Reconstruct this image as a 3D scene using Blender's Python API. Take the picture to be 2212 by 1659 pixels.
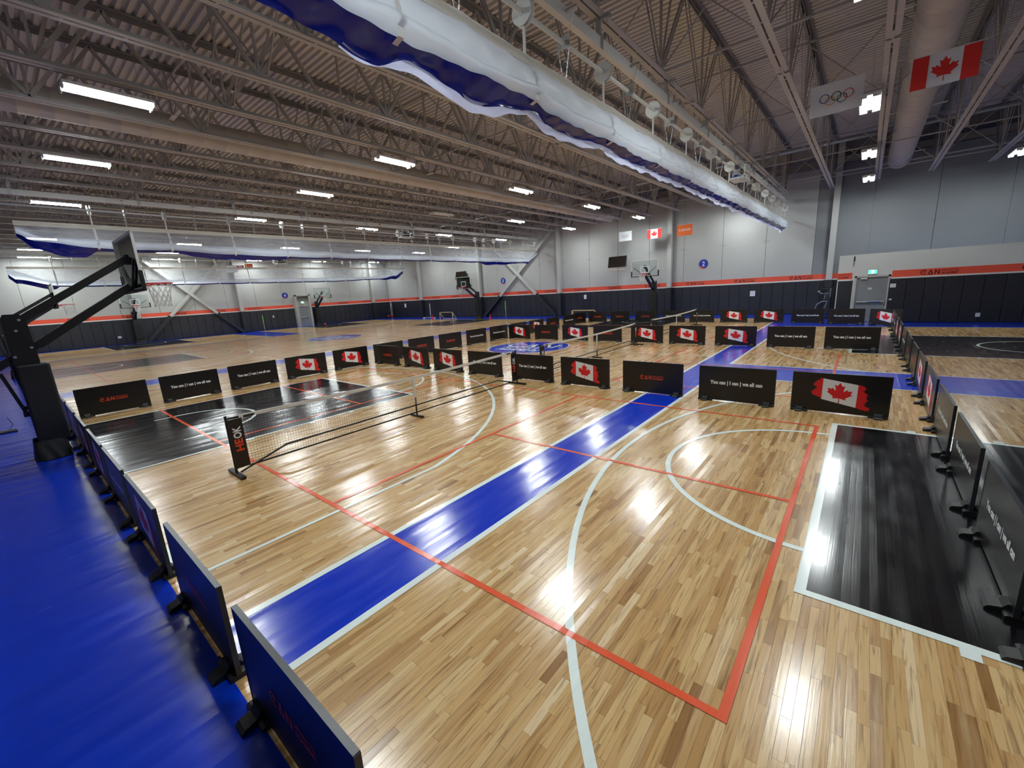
import bpy, bmesh, math, random
from mathutils import Vector, Matrix
from mathutils.geometry import tessellate_polygon
random.seed(7)
PI = math.pi
for o in list(bpy.data.objects):
    bpy.data.objects.remove(o, do_unlink=True)
S = bpy.context.scene
COL = S.collection

# ------------------------------------------------------------------ camera, world, exposure
cam_d = bpy.data.cameras.new('camera')
cam = bpy.data.objects.new('camera', cam_d)
COL.objects.link(cam)
cam_d.sensor_fit = 'HORIZONTAL'
cam_d.sensor_width = 36.0
cam_d.lens = 36.0 * 905.2 / 2212.0
cam_d.clip_start = 0.05
cam_d.clip_end = 300
cam.location = (-2.1630, -0.3758, 2.4815)
cam.rotation_euler = (1.351575, 0.0578957, -0.8837186)
S.camera = cam
w = bpy.data.worlds.new('world')
S.world = w
w.use_nodes = True
w.node_tree.nodes['Background'].inputs[0].default_value = (0.55, 0.62, 0.75, 1)
w.node_tree.nodes['Background'].inputs[1].default_value = 0.05
S.view_settings.view_transform = 'Standard'
S.view_settings.look = 'None'
S.view_settings.gamma = 1.0
S.view_settings.use_curve_mapping = False
S.view_settings.exposure = 1.05
LAMP_POWER = 62.0      # emission of the ceiling light tubes
S.cycles.max_bounces = 7
S.cycles.diffuse_bounces = 4
S.cycles.glossy_bounces = 3
S.cycles.transparent_max_bounces = 12
S.cycles.transmission_bounces = 4
S.cycles.sample_clamp_indirect = 4.0
S.cycles.caustics_reflective = False
S.cycles.caustics_refractive = False


# ------------------------------------------------------------------ materials
def lin(c):
    return tuple((x / 255 / 12.92) if x / 255 <= 0.04045 else ((x / 255 + 0.055) / 1.055) ** 2.4 for x in c) + (1,)


MATS = {}


def mat(name, rgb, rough=0.6, metal=0.0, var=0.06, scale=6.0, bump=0.0, bscale=60.0, spec=0.5, coat=0.0, objrand=0.0):
    if name in MATS:
        return MATS[name]
    m = bpy.data.materials.new(name)
    m.use_nodes = True
    nt = m.node_tree
    N, L = nt.nodes, nt.links
    b = N['Principled BSDF']
    b.inputs['Roughness'].default_value = rough
    b.inputs['Metallic'].default_value = metal
    b.inputs['Specular IOR Level'].default_value = spec
    b.inputs['Coat Weight'].default_value = coat
    tc = N.new('ShaderNodeTexCoord')
    nz = N.new('ShaderNodeTexNoise')
    nz.inputs['Scale'].default_value = scale
    nz.inputs['Detail'].default_value = 4
    L.new(tc.outputs['Object'], nz.inputs['Vector'])
    mr = N.new('ShaderNodeMapRange')
    mr.inputs['To Min'].default_value = 1 - var
    mr.inputs['To Max'].default_value = 1 + var
    L.new(nz.outputs['Fac'], mr.inputs['Value'])
    hs = N.new('ShaderNodeHueSaturation')
    hs.inputs['Color'].default_value = lin(rgb)
    L.new(mr.outputs[0], hs.inputs['Value'])
    if objrand:
        oi = N.new('ShaderNodeObjectInfo')
        m2 = N.new('ShaderNodeMapRange')
        m2.inputs['To Min'].default_value = 1 - objrand
        m2.inputs['To Max'].default_value = 1 + objrand
        L.new(oi.outputs['Random'], m2.inputs['Value'])
        mm = N.new('ShaderNodeMath')
        mm.operation = 'MULTIPLY'
        L.new(mr.outputs[0], mm.inputs[0])
        L.new(m2.outputs[0], mm.inputs[1])
        L.new(mm.outputs[0], hs.inputs['Value'])
    L.new(hs.outputs[0], b.inputs['Base Color'])
    if bump:
        n2 = N.new('ShaderNodeTexNoise')
        n2.inputs['Scale'].default_value = bscale
        n2.inputs['Detail'].default_value = 3
        L.new(tc.outputs['Object'], n2.inputs['Vector'])
        bp = N.new('ShaderNodeBump')
        bp.inputs['Strength'].default_value = bump
        bp.inputs['Distance'].default_value = 0.01
        L.new(n2.outputs['Fac'], bp.inputs['Height'])
        L.new(bp.outputs[0], b.inputs['Normal'])
    MATS[name] = m
    return m


def floor_bump(nt, b, k=1.0):
    """fine relief of the varnished boards: each 57 mm board lies at its own slight tilt, plus brush ripples"""
    N, L = nt.nodes, nt.links
    geo = N.new('ShaderNodeNewGeometry')
    sp = N.new('ShaderNodeSeparateXYZ')
    L.new(geo.outputs['Position'], sp.inputs[0])
    dv = N.new('ShaderNodeMath'); dv.operation = 'DIVIDE'; dv.inputs[1].default_value = 0.057
    L.new(sp.outputs['Y'], dv.inputs[0])
    fl = N.new('ShaderNodeMath'); fl.operation = 'FLOOR'
    L.new(dv.outputs[0], fl.inputs[0])
    fr = N.new('ShaderNodeMath'); fr.operation = 'FRACT'
    L.new(dv.outputs[0], fr.inputs[0])
    wn = N.new('ShaderNodeTexWhiteNoise'); wn.noise_dimensions = '1D'
    L.new(fl.outputs[0], wn.inputs['W'])
    sb = N.new('ShaderNodeMath'); sb.operation = 'SUBTRACT'; sb.inputs[1].default_value = 0.5
    L.new(wn.outputs[0], sb.inputs[0])
    ml = N.new('ShaderNodeMath'); ml.operation = 'MULTIPLY'
    s2 = N.new('ShaderNodeMath'); s2.operation = 'MULTIPLY'; s2.inputs[1].default_value = 2.8
    L.new(sb.outputs[0], s2.inputs[0]); L.new(s2.outputs[0], ml.inputs[0]); L.new(fr.outputs[0], ml.inputs[1])
    cb = N.new('ShaderNodeCombineXYZ')
    m1 = N.new('ShaderNodeMath'); m1.operation = 'MULTIPLY'; m1.inputs[1].default_value = 1.3
    m2 = N.new('ShaderNodeMath'); m2.operation = 'MULTIPLY'; m2.inputs[1].default_value = 64.0
    L.new(sp.outputs['X'], m1.inputs[0]); L.new(sp.outputs['Y'], m2.inputs[0])
    L.new(m1.outputs[0], cb.inputs[0]); L.new(m2.outputs[0], cb.inputs[1])
    nz = N.new('ShaderNodeTexNoise'); nz.inputs['Scale'].default_value = 1.0; nz.inputs['Detail'].default_value = 3
    L.new(cb.outputs[0], nz.inputs['Vector'])
    ma = N.new('ShaderNodeMath'); ma.operation = 'MULTIPLY_ADD'; ma.inputs[1].default_value = 0.30
    L.new(nz.outputs['Fac'], ma.inputs[0]); L.new(ml.outputs[0], ma.inputs[2])
    bp = N.new('ShaderNodeBump')
    bp.inputs['Strength'].default_value = 1.0
    bp.inputs['Distance'].default_value = 0.0011 * k
    L.new(ma.outputs[0], bp.inputs['Height'])
    L.new(bp.outputs[0], b.inputs['Normal'])
    L.new(bp.outputs[0], b.inputs['Coat Normal'])


def paint(name, rgb, rough=0.16, k=1.0, scuff=0.5):
    if name in MATS:
        return MATS[name]
    m = bpy.data.materials.new(name)
    m.use_nodes = True
    nt = m.node_tree
    N, L = nt.nodes, nt.links
    b = N['Principled BSDF']
    b.inputs['Roughness'].default_value = rough
    b.inputs['Specular IOR Level'].default_value = 0.25
    b.inputs['Coat Weight'].default_value = 0.6
    b.inputs['Coat Roughness'].default_value = 0.14
    geo = N.new('ShaderNodeNewGeometry')
    mp = N.new('ShaderNodeMapping')
    mp.inputs['Scale'].default_value = (1.2, 5.0, 1)
    L.new(geo.outputs['Position'], mp.inputs[0])
    nz = N.new('ShaderNodeTexNoise'); nz.inputs['Scale'].default_value = 1.6; nz.inputs['Detail'].default_value = 7
    L.new(mp.outputs[0], nz.inputs['Vector'])
    mr = N.new('ShaderNodeMapRange')
    mr.inputs['From Min'].default_value = 0.35; mr.inputs['From Max'].default_value = 0.75
    mr.inputs['To Min'].default_value = rough * (1 - 0.35 * scuff); mr.inputs['To Max'].default_value = rough * (1 + scuff)
    L.new(nz.outputs['Fac'], mr.inputs['Value'])
    L.new(mr.outputs[0], b.inputs['Roughness'])
    hs = N.new('ShaderNodeHueSaturation')
    hs.inputs['Color'].default_value = lin(rgb)
    m2 = N.new('ShaderNodeMapRange'); m2.inputs['To Min'].default_value = 0.88; m2.inputs['To Max'].default_value = 1.12
    L.new(nz.outputs['Fac'], m2.inputs['Value']); L.new(m2.outputs[0], hs.inputs['Value'])
    L.new(hs.outputs[0], b.inputs['Base Color'])
    floor_bump(nt, b, k)
    MATS[name] = m
    return m


def wood(name, mode):
    m = bpy.data.materials.new(name)
    m.use_nodes = True
    nt = m.node_tree
    N, L = nt.nodes, nt.links
    b = N['Principled BSDF']
    b.inputs['Specular IOR Level'].default_value = 0.5
    b.inputs['Coat Weight'].default_value = 0.5
    b.inputs['Coat Roughness'].default_value = 0.17
    b.inputs['Coat IOR'].default_value = 1.5
    geo = N.new('ShaderNodeNewGeometry')
    if mode == 'object':
        rnd = N.new('ShaderNodeObjectInfo').outputs['Random']
    else:
        at = N.new('ShaderNodeAttribute'); at.attribute_name = 'tone'
        rnd = at.outputs['Fac']
    cr = N.new('ShaderNodeValToRGB')
    cr.color_ramp.interpolation = 'LINEAR'
    stops = [(0.0, (150, 108, 62)), (0.06, (180, 136, 84)), (0.28, (198, 156, 100)), (0.55, (208, 168, 112)), (0.80, (214, 177, 122)), (0.94, (222, 189, 138)), (1.0, (232, 206, 166))]
    e = cr.color_ramp.elements
    e[0].position = 0; e[0].color = lin(stops[0][1])
    e[1].position = 1; e[1].color = lin(stops[-1][1])
    for p, c in stops[1:-1]:
        q = e.new(p); q.color = lin(c)
    L.new(rnd, cr.inputs[0])
    # grain: long streaks shifted per board
    off = N.new('ShaderNodeMath'); off.operation = 'MULTIPLY'; off.inputs[1].default_value = 97.0
    L.new(rnd, off.inputs[0])
    cb = N.new('ShaderNodeCombineXYZ'); L.new(off.outputs[0], cb.inputs[2])
    add = N.new('ShaderNodeVectorMath'); add.operation = 'ADD'
    mp = N.new('ShaderNodeMapping'); mp.inputs['Scale'].default_value = (1.5, 26.0, 1)
    L.new(geo.outputs['Position'], mp.inputs[0])
    L.new(mp.outputs[0], add.inputs[0]); L.new(cb.outputs[0], add.inputs[1])
    nz = N.new('ShaderNodeTexNoise'); nz.inputs['Scale'].default_value = 1.6; nz.inputs['Detail'].default_value = 6; nz.inputs['Distortion'].default_value = 1.2
    L.new(add.outputs[0], nz.inputs['Vector'])
    st = N.new('ShaderNodeMapRange')
    st.inputs['From Min'].default_value = 0.50; st.inputs['From Max'].default_value = 0.72
    st.inputs['To Min'].default_value = 0.0; st.inputs['To Max'].default_value = 0.8
    L.new(nz.outputs['Fac'], st.inputs['Value'])
    mx = N.new('ShaderNodeMix'); mx.data_type = 'RGBA'
    L.new(st.outputs[0], mx.inputs['Factor']); L.new(cr.outputs[0], mx.inputs[6])
    mx.inputs[7].default_value = lin((120, 84, 48))
    # lighter sapwood streaks
    nz2 = N.new('ShaderNodeTexNoise'); nz2.inputs['Scale'].default_value = 0.7; nz2.inputs['Detail'].default_value = 3
    L.new(add.outputs[0], nz2.inputs['Vector'])
    s2 = N.new('ShaderNodeMapRange'); s2.inputs['From Min'].default_value = 0.5; s2.inputs['From Max'].default_value = 0.75
    s2.inputs['To Min'].default_value = 0.0; s2.inputs['To Max'].default_value = 0.5
    L.new(nz2.outputs['Fac'], s2.inputs['Value'])
    mx2 = N.new('ShaderNodeMix'); mx2.data_type = 'RGBA'
    L.new(s2.outputs[0], mx2.inputs['Factor']); L.new(mx.outputs[2], mx2.inputs[6])
    mx2.inputs[7].default_value = lin((226, 196, 150))
    L.new(mx2.outputs[2], b.inputs['Base Color'])
    nz3 = N.new('ShaderNodeTexNoise'); nz3.inputs['Scale'].default_value = 2.0
    L.new(geo.outputs['Position'], nz3.inputs['Vector'])
    rr = N.new('ShaderNodeMapRange'); rr.inputs['To Min'].default_value = 0.17; rr.inputs['To Max'].default_value = 0.27
    L.new(nz3.outputs['Fac'], rr.inputs['Value']); L.new(rr.outputs[0], b.inputs['Roughness'])
    floor_bump(nt, b, 1.0)
    return m


def emis(name, rgb, strength):
    m = bpy.data.materials.new(name)
    m.use_nodes = True
    N = m.node_tree.nodes
    b = N['Principled BSDF']
    b.inputs['Base Color'].default_value = lin(rgb)
    b.inputs['Emission Color'].default_value = lin(rgb)
    b.inputs['Emission Strength'].default_value = strength
    MATS[name] = m
    return m


def sheer(name, rgb, alpha, rough=0.4, trans=0.5, fine=0.0):
    """woven netting or thin cloth: part of the weave is open"""
    m = bpy.data.materials.new(name)
    m.use_nodes = True
    nt = m.node_tree
    N, L = nt.nodes, nt.links
    out = N['Material Output']
    b = N['Principled BSDF']
    b.inputs['Base Color'].default_value = lin(rgb)
    b.inputs['Roughness'].default_value = rough
    tr = N.new('ShaderNodeBsdfTranslucent'); tr.inputs[0].default_value = lin(rgb)
    m1 = N.new('ShaderNodeMixShader'); m1.inputs[0].default_value = trans
    L.new(b.outputs[0], m1.inputs[1]); L.new(tr.outputs[0], m1.inputs[2])
    tp = N.new('ShaderNodeBsdfTransparent')
    m2 = N.new('ShaderNodeMixShader')
    L.new(tp.outputs[0], m2.inputs[1]); L.new(m1.outputs[0], m2.inputs[2])
    tc = N.new('ShaderNodeTexCoord')
    mp = N.new('ShaderNodeMapping'); mp.inputs['Scale'].default_value = (0.9, 1, 5)
    L.new(tc.outputs['Object'], mp.inputs[0])
    nz = N.new('ShaderNodeTexNoise'); nz.inputs['Scale'].default_value = 2.2; nz.inputs['Detail'].default_value = 5
    L.new(mp.outputs[0], nz.inputs['Vector'])
    mr = N.new('ShaderNodeMapRange'); mr.inputs['From Min'].default_value = 0.3; mr.inputs['From Max'].default_value = 0.7
    mr.inputs['To Min'].default_value = max(0, alpha - 0.06); mr.inputs['To Max'].default_value = min(1, alpha + 0.06)
    L.new(nz.outputs['Fac'], mr.inputs['Value']); L.new(mr.outputs[0], m2.inputs[0])
    L.new(m2.outputs[0], out.inputs['Surface'])
    MATS[name] = m
    return m


def ribbed_concrete():
    return mat('grey_painted_concrete', (172, 173, 170), 0.75, var=0.05, scale=0.8, bump=0.15, bscale=40)


M = {}
M['steel'] = mat('grey_brown_painted_steel', (174, 172, 168), 0.55, var=0.07, scale=3)
M['steel_dark'] = mat('shop_primed_steel', (132, 132, 132), 0.6, var=0.08, scale=3)
M['deck'] = mat('painted_steel_deck', (202, 200, 197), 0.6, var=0.05, scale=1.5)
M['wall'] = ribbed_concrete()
M['partition'] = mat('pale_painted_board', (200, 204, 202), 0.7, var=0.03)
M['column'] = mat('light_grey_painted_column', (178, 178, 174), 0.5, var=0.04)
M['pad'] = mat('black_wall_padding_vinyl', (29, 31, 39), 0.5, var=0.08, scale=3, objrand=0.12, bump=0.1, bscale=12)
M['black'] = mat('black_powder_coat', (18, 18, 20), 0.42, var=0.08, scale=8)
M['rubber'] = mat('black_moulded_rubber', (20, 20, 22), 0.5, var=0.1, scale=30, bump=0.2, bscale=90)
M['vinyl'] = mat('black_padded_vinyl', (17, 17, 19), 0.55, var=0.1, scale=4, bump=0.5, bscale=9)
M['board'] = mat('black_board_print', (24, 22, 22), 0.32, var=0.05, scale=2, spec=0.5)
M['edge'] = mat('dark_grey_board_edge', (40, 42, 48), 0.35, var=0.05)
M['white_p'] = mat('white_print', (226, 232, 238), 0.45, var=0.02)
M['red_p'] = mat('red_print', (214, 22, 34), 0.45, var=0.04)
M['orange_p'] = mat('orange_red_print', (225, 70, 40), 0.45, var=0.03)
M['dark_p'] = mat('dark_maroon_print', (60, 14, 18), 0.5, var=0.03)
M['band'] = mat('orange_red_wall_band', (222, 82, 58), 0.5, var=0.03)
M['white'] = mat('white_painted_metal', (214, 216, 212), 0.4, var=0.03)
M['alu'] = mat('brushed_aluminium', (190, 194, 198), 0.35, metal=0.8, var=0.03)
M['galv'] = mat('galvanised_steel', (170, 172, 172), 0.4, metal=0.5, var=0.06, scale=9)
M['duct'] = mat('cream_painted_spiral_duct', (190, 186, 178), 0.5, var=0.03)
M['duct_dark'] = mat('dark_grey_duct', (70, 68, 64), 0.6, var=0.05)
M['doorgrey'] = mat('grey_painted_steel_door', (128, 132, 136), 0.45, var=0.03)
M['blue_door_bar'] = mat('blue_push_bar', (60, 90, 150), 0.3, var=0.03)
M['blue_v'] = mat('royal_blue_vinyl', (8, 22, 116), 0.22, var=0.15, scale=3, bump=0.8, bscale=3.5)
M['strap'] = mat('white_webbing', (216, 216, 212), 0.7, var=0.04)
M['sign_blue'] = mat('sign_blue', (34, 52, 150), 0.4, var=0.03)
M['rim'] = mat('orange_red_rim', (206, 52, 34), 0.4, var=0.05)
M['netw'] = mat('white_cord', (226, 226, 222), 0.8, var=0.05)
M['cordb'] = mat('black_cord', (14, 14, 16), 0.7, var=0.05)
M['woodf'] = mat('pale_timber_frame', (206, 186, 140), 0.5, var=0.08, scale=12)
M['green'] = mat('lime_green_plastic', (120, 210, 90), 0.4, var=0.04)
M['orange_f'] = mat('orange_flag_cloth', (232, 112, 52), 0.8, var=0.05)
M['white_f'] = mat('white_flag_cloth', (218, 222, 230), 0.8, var=0.03)
M['red_f'] = mat('red_flag_cloth', (214, 48, 44), 0.8, var=0.04)
M['rb'] = mat('ring_blue', (48, 62, 140), 0.7); M['ry'] = mat('ring_yellow', (206, 160, 66), 0.7)
M['rk'] = mat('ring_black', (26, 30, 34), 0.7); M['rg'] = mat('ring_green', (44, 104, 76), 0.7); M['rr'] = mat('ring_red', (210, 60, 84), 0.7)
M['tube'] = emis('lit_lamp_tube', (238, 246, 246), LAMP_POWER)
M['exitg'] = emis('green_exit_sign_face', (70, 200, 150), 1.3)
M['exitw'] = emis('white_exit_sign_face', (225, 250, 245), 1.6)
M['net_sheer'] = sheer('white_mesh_netting', (200, 204, 214), 0.38)
M['net_fold'] = sheer('folded_white_netting', (214, 222, 236), 0.80, trans=0.5)
M['net_near'] = sheer('layered_white_netting', (220, 226, 234), 1.08, trans=0.5)
M['net_top'] = sheer('white_vinyl_top_hem', (222, 218, 208), 0.93, rough=0.3, trans=0.3)
M['hem'] = sheer('pale_lilac_lining', (206, 210, 238), 0.96, trans=0.5)
M['tvscreen'] = mat('dark_tv_screen', (36, 30, 26), 0.12, var=0.05)
M['ball'] = mat('orange_basketball', (200, 88, 50), 0.6, var=0.1)
M['paper'] = mat('white_paper', (226, 230, 234), 0.7, var=0.02)
M['machine'] = mat('grey_cast_frame', (110, 122, 132), 0.4, metal=0.3, var=0.05)
gl = bpy.data.materials.new('clear_backboard_glass'); gl.use_nodes = True
_n = gl.node_tree.nodes; _l = gl.node_tree.links
_g = _n.new('ShaderNodeBsdfGlossy'); _g.inputs['Roughness'].default_value = 0.03; _g.inputs[0].default_value = (0.9, 0.95, 0.95, 1)
_t = _n.new('ShaderNodeBsdfTransparent'); _t.inputs[0].default_value = (0.91, 0.95, 0.94, 1)
_f = _n.new('ShaderNodeFresnel'); _f.inputs[0].default_value = 1.45
_m = _n.new('ShaderNodeMixShader')
_l.new(_f.outputs[0], _m.inputs[0]); _l.new(_t.outputs[0], _m.inputs[1]); _l.new(_g.outputs[0], _m.inputs[2])
_l.new(_m.outputs[0], _n['Material Output'].inputs['Surface'])
M['glass'] = gl
M['p_blue'] = paint('blue_court_paint', (0, 52, 198), 0.19)
M['p_black'] = paint('black_court_paint', (11, 11, 15), 0.2)
M['p_white'] = paint('white_court_line', (234, 244, 240), 0.2)
M['p_red'] = paint('orange_red_court_line', (232, 96, 60), 0.2)
M['w_single'] = wood('varnished_maple_board', 'object')
M['w_field'] = wood('varnished_maple_boards', 'attr')


# ------------------------------------------------------------------ mesh helpers
class MB:
    def __init__(s):
        s.v = []; s.f = []; s.m = []; s.cur = 0

    def mat(s, i):
        s.cur = i
        return s

    def add(s, vs, fs):
        n = len(s.v)
        s.v += [tuple(v) for v in vs]
        for f in fs:
            s.f.append([n + i for i in f]); s.m.append(s.cur)
        return s

    def box(s, x0, x1, y0, y1, z0, z1):
        return s.add([(x0, y0, z0), (x1, y0, z0), (x1, y1, z0), (x0, y1, z0), (x0, y0, z1), (x1, y0, z1), (x1, y1, z1), (x0, y1, z1)],
                     [(0, 3, 2, 1), (4, 5, 6, 7), (0, 1, 5, 4), (1, 2, 6, 5), (2, 3, 7, 6), (3, 0, 4, 7)])

    def cbox(s, x0, x1, y0, y1, z0, z1, c=0.01):
        """box with chamfered edges along all sides"""
        bm = bmesh.new()
        bmesh.ops.create_cube(bm, size=1)
        for v in bm.verts:
            v.co = Vector(((x0 + x1) / 2 + v.co.x * (x1 - x0), (y0 + y1) / 2 + v.co.y * (y1 - y0), (z0 + z1) / 2 + v.co.z * (z1 - z0)))
        bmesh.ops.bevel(bm, geom=bm.edges[:], offset=c, segments=2, affect='EDGES', profile=0.5)
        bm.verts.ensure_lookup_table()
        vs = [v.co[:] for v in bm.verts]
        fs = [[v.index for v in f.verts] for f in bm.faces]
        bm.free()
        return s.add(vs, fs)

    def bar(s, a, b, w, h=None, up=(0, 0, 1)):
        """rectangular bar from a to b; w across, h along up"""
        a, b = Vector(a), Vector(b); h = h or w
        d = (b - a).normalized(); u = Vector(up)
        if abs(d.dot(u)) > 0.98:
            u = Vector((1, 0, 0)) if abs(d.x) < 0.9 else Vector((0, 1, 0))
        r = d.cross(u).normalized(); u = r.cross(d).normalized()
        vs = []
        for p in (a, b):
            for sx, sy in ((-1, -1), (1, -1), (1, 1), (-1, 1)):
                vs.append(p + r * (sx * w / 2) + u * (sy * h / 2))
        return s.add(vs, [(0, 1, 2, 3), (7, 6, 5, 4), (0, 4, 5, 1), (1, 5, 6, 2), (2, 6, 7, 3), (3, 7, 4, 0)])

    def tube(s, pts, r, n=8, closed=False, caps=True):
        pts = [Vector(p) for p in pts]
        rs = r if isinstance(r, (list, tuple)) else [r] * len(pts)
        k = len(pts); rings = []
        prev = None
        for i, p in enumerate(pts):
            if closed:
                d = pts[(i + 1) % k] - pts[i - 1]
            else:
                d = pts[min(i + 1, k - 1)] - pts[max(i - 1, 0)]
            d.normalize()
            if prev is None:
                u = Vector((0, 0, 1)) if abs(d.z) < 0.9 else Vector((1, 0, 0))
            else:
                u = prev
            a = d.cross(u).normalized(); u = a.cross(d).normalized(); prev = u
            rings.append([p + (a * math.cos(2 * PI * j / n) + u * math.sin(2 * PI * j / n)) * rs[i] for j in range(n)])
        vs = [v for rg in rings for v in rg]; fs = []
        for i in range(k if closed else k - 1):
            for j in range(n):
                a = i * n + j; b = i * n + (j + 1) % n
                c = ((i + 1) % k) * n + (j + 1) % n; d = ((i + 1) % k) * n + j
                fs.append((a, d, c, b))
        if caps and not closed:
            fs.append(tuple(range(n))); fs.append(tuple((k - 1) * n + j for j in reversed(range(n))))
        return s.add(vs, fs)

    def cyl(s, a, b, r, n=16, r2=None):
        return s.tube([a, b], [r, r if r2 is None else r2], n)

    def prism(s, poly, f, t):
        """extrude a 2-D polygon; f maps (u, v, w) to space, w from 0 to t"""
        n = len(poly)
        tris = tessellate_polygon([[Vector((p[0], p[1], 0)) for p in poly]])
        vs = [f(p[0], p[1], 0) for p in poly] + [f(p[0], p[1], t) for p in poly]
        fs = [tuple(t_) for t_ in tris] + [tuple(n + i for i in reversed(t_)) for t_ in tris]
        for i in range(n):
            j = (i + 1) % n
            fs.append((i, j, n + j, n + i))
        return s.add(vs, fs)

    def grid(s, fn, nu, nv):
        vs = [fn(i / nu, j / nv) for i in range(nu + 1) for j in range(nv + 1)]
        fs = [(i * (nv + 1) + j, (i + 1) * (nv + 1) + j, (i + 1) * (nv + 1) + j + 1, i * (nv + 1) + j + 1) for i in range(nu) for j in range(nv)]
        return s.add(vs, fs)

    def mesh(s, name, mats, smooth=False):
        me = bpy.data.meshes.new(name)
        me.from_pydata(s.v, [], s.f)
        for m in (mats if isinstance(mats, (list, tuple)) else [mats]):
            me.materials.append(m)
        me.polygons.foreach_set('material_index', s.m)
        bm = bmesh.new(); bm.from_mesh(me); bmesh.ops.recalc_face_normals(bm, faces=bm.faces); bm.to_mesh(me); bm.free()
        if smooth:
            me.polygons.foreach_set('use_smooth', [True] * len(me.polygons))
        me.update()
        return me

    def build(s, name, mats, parent=None, loc=(0, 0, 0), rotz=0, smooth=False, kind=None, label=None):
        return link(name, s.mesh(name, mats, smooth), parent, loc, rotz, kind, label)


def link(name, me, parent=None, loc=(0, 0, 0), rotz=0, kind=None, label=None):
    o = bpy.data.objects.new(name, me)
    COL.objects.link(o)
    o.location = loc; o.rotation_euler = (0, 0, rotz)
    if parent is not None:
        o.parent = parent
    if kind:
        o['kind'] = kind
    if label:
        o['label'] = label
    return o


def empty(name, loc=(0, 0, 0), rotz=0):
    o = bpy.data.objects.new(name, None)
    o.empty_display_size = 0.2
    COL.objects.link(o)
    o.location = loc; o.rotation_euler = (0, 0, rotz)
    return o


def tag(o, label, cat, group=None):
    o['label'] = label; o['category'] = cat
    if group:
        o['group'] = group
    return o


def thing(name, label, cat, loc=(0, 0, 0), rotz=0, group=None):
    return tag(empty(name, loc, rotz), label, cat, group)


def kids(o):
    return [c for c in o.children]


def dup(o, loc=None, rotz=None, parent=None, label=None):
    c = o.copy(); COL.objects.link(c)
    if parent is not None:
        c.parent = parent
    if loc is not None:
        c.location = loc
    if rotz is not None:
        c.rotation_euler = (0, 0, rotz)
    if label:
        c['label'] = label
    for k in kids(o):
        dup(k, parent=c)
    return c


ORD = ['first', 'second', 'third', 'fourth', 'fifth', 'sixth', 'seventh', 'eighth', 'ninth', 'tenth', 'eleventh', 'twelfth', 'thirteenth', 'fourteenth', 'fifteenth', 'sixteenth']

TEXT_CACHE = {}


def text_mesh(s, bold=0.0, squeeze=1.0):
    key = (s, bold, squeeze)
    if key in TEXT_CACHE:
        return TEXT_CACHE[key]
    c = bpy.data.curves.new('txt', 'FONT')
    c.body = s; c.size = 1.0; c.offset = bold; c.resolution_u = 3
    o = bpy.data.objects.new('txt', c); COL.objects.link(o)
    bpy.context.view_layer.update()
    dg = bpy.context.evaluated_depsgraph_get()
    me = bpy.data.meshes.new_from_object(o.evaluated_get(dg))
    bpy.data.objects.remove(o, do_unlink=True)
    vs = [(v.co.x * squeeze, v.co.y) for v in me.vertices]
    fs = [tuple(p.vertices) for p in me.polygons]
    x0 = min(v[0] for v in vs); x1 = max(v[0] for v in vs); y0 = min(v[1] for v in vs); y1 = max(v[1] for v in vs)
    bpy.data.meshes.remove(me)
    TEXT_CACHE[key] = ([((v[0] - x0) / (x1 - x0), (v[1] - y0) / (y1 - y0)) for v in vs], fs)
    return TEXT_CACHE[key]


def put_text(mb, s, x0, x1, y0, y1, f, bold=0.0):
    vs, fs = text_mesh(s, bold)
    return mb.add([f(x0 + a * (x1 - x0), y0 + b * (y1 - y0), 0) for a, b in vs], fs)


_h = [(4890, 4430), (4845, 3567), (4870, 3490), (4956, 3469), (5815, 3620), (5699, 3300), (5719, 3227), (6660, 2465), (6448, 2366), (6414, 2287), (6600, 1715), (6058, 1830), (5985, 1792), (5880, 1545), (5457, 1999), (5346, 1942), (5550, 890), (5223, 1079), (5132, 1052), (4800, 400)]
_h = [((x - 4800) / 4030, (4430 - y) / 4030) for x, y in _h]
LEAF = _h + [(-x, y) for x, y in reversed(_h[:-1])]      # 1 high, about 0.92 wide


def leaf(mb, cx, y0, h, f, shear=0.0, wscale=1.0):
    poly = [(cx + x * h * wscale, y0 + y * h + shear * x * h * wscale) for x, y in LEAF]
    tris = tessellate_polygon([[Vector((p[0], p[1], 0)) for p in poly]])
    return mb.add([f(p[0], p[1], 0) for p in poly], tris)


def ring(mb, cx, cy, r0, r1, f, n=40, a0=0, a1=2 * PI):
    vs = []
    for i in range(n + 1):
        a = a0 + (a1 - a0) * i / n
        vs += [f(cx + r0 * math.cos(a), cy + r0 * math.sin(a), 0), f(cx + r1 * math.cos(a), cy + r1 * math.sin(a), 0)]
    return mb.add(vs, [(2 * i, 2 * i + 1, 2 * i + 3, 2 * i + 2) for i in range(n)])


def quad(mb, pts, f):
    return mb.add([f(p[0], p[1], 0) for p in pts], [tuple(range(len(pts)))])


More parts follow.
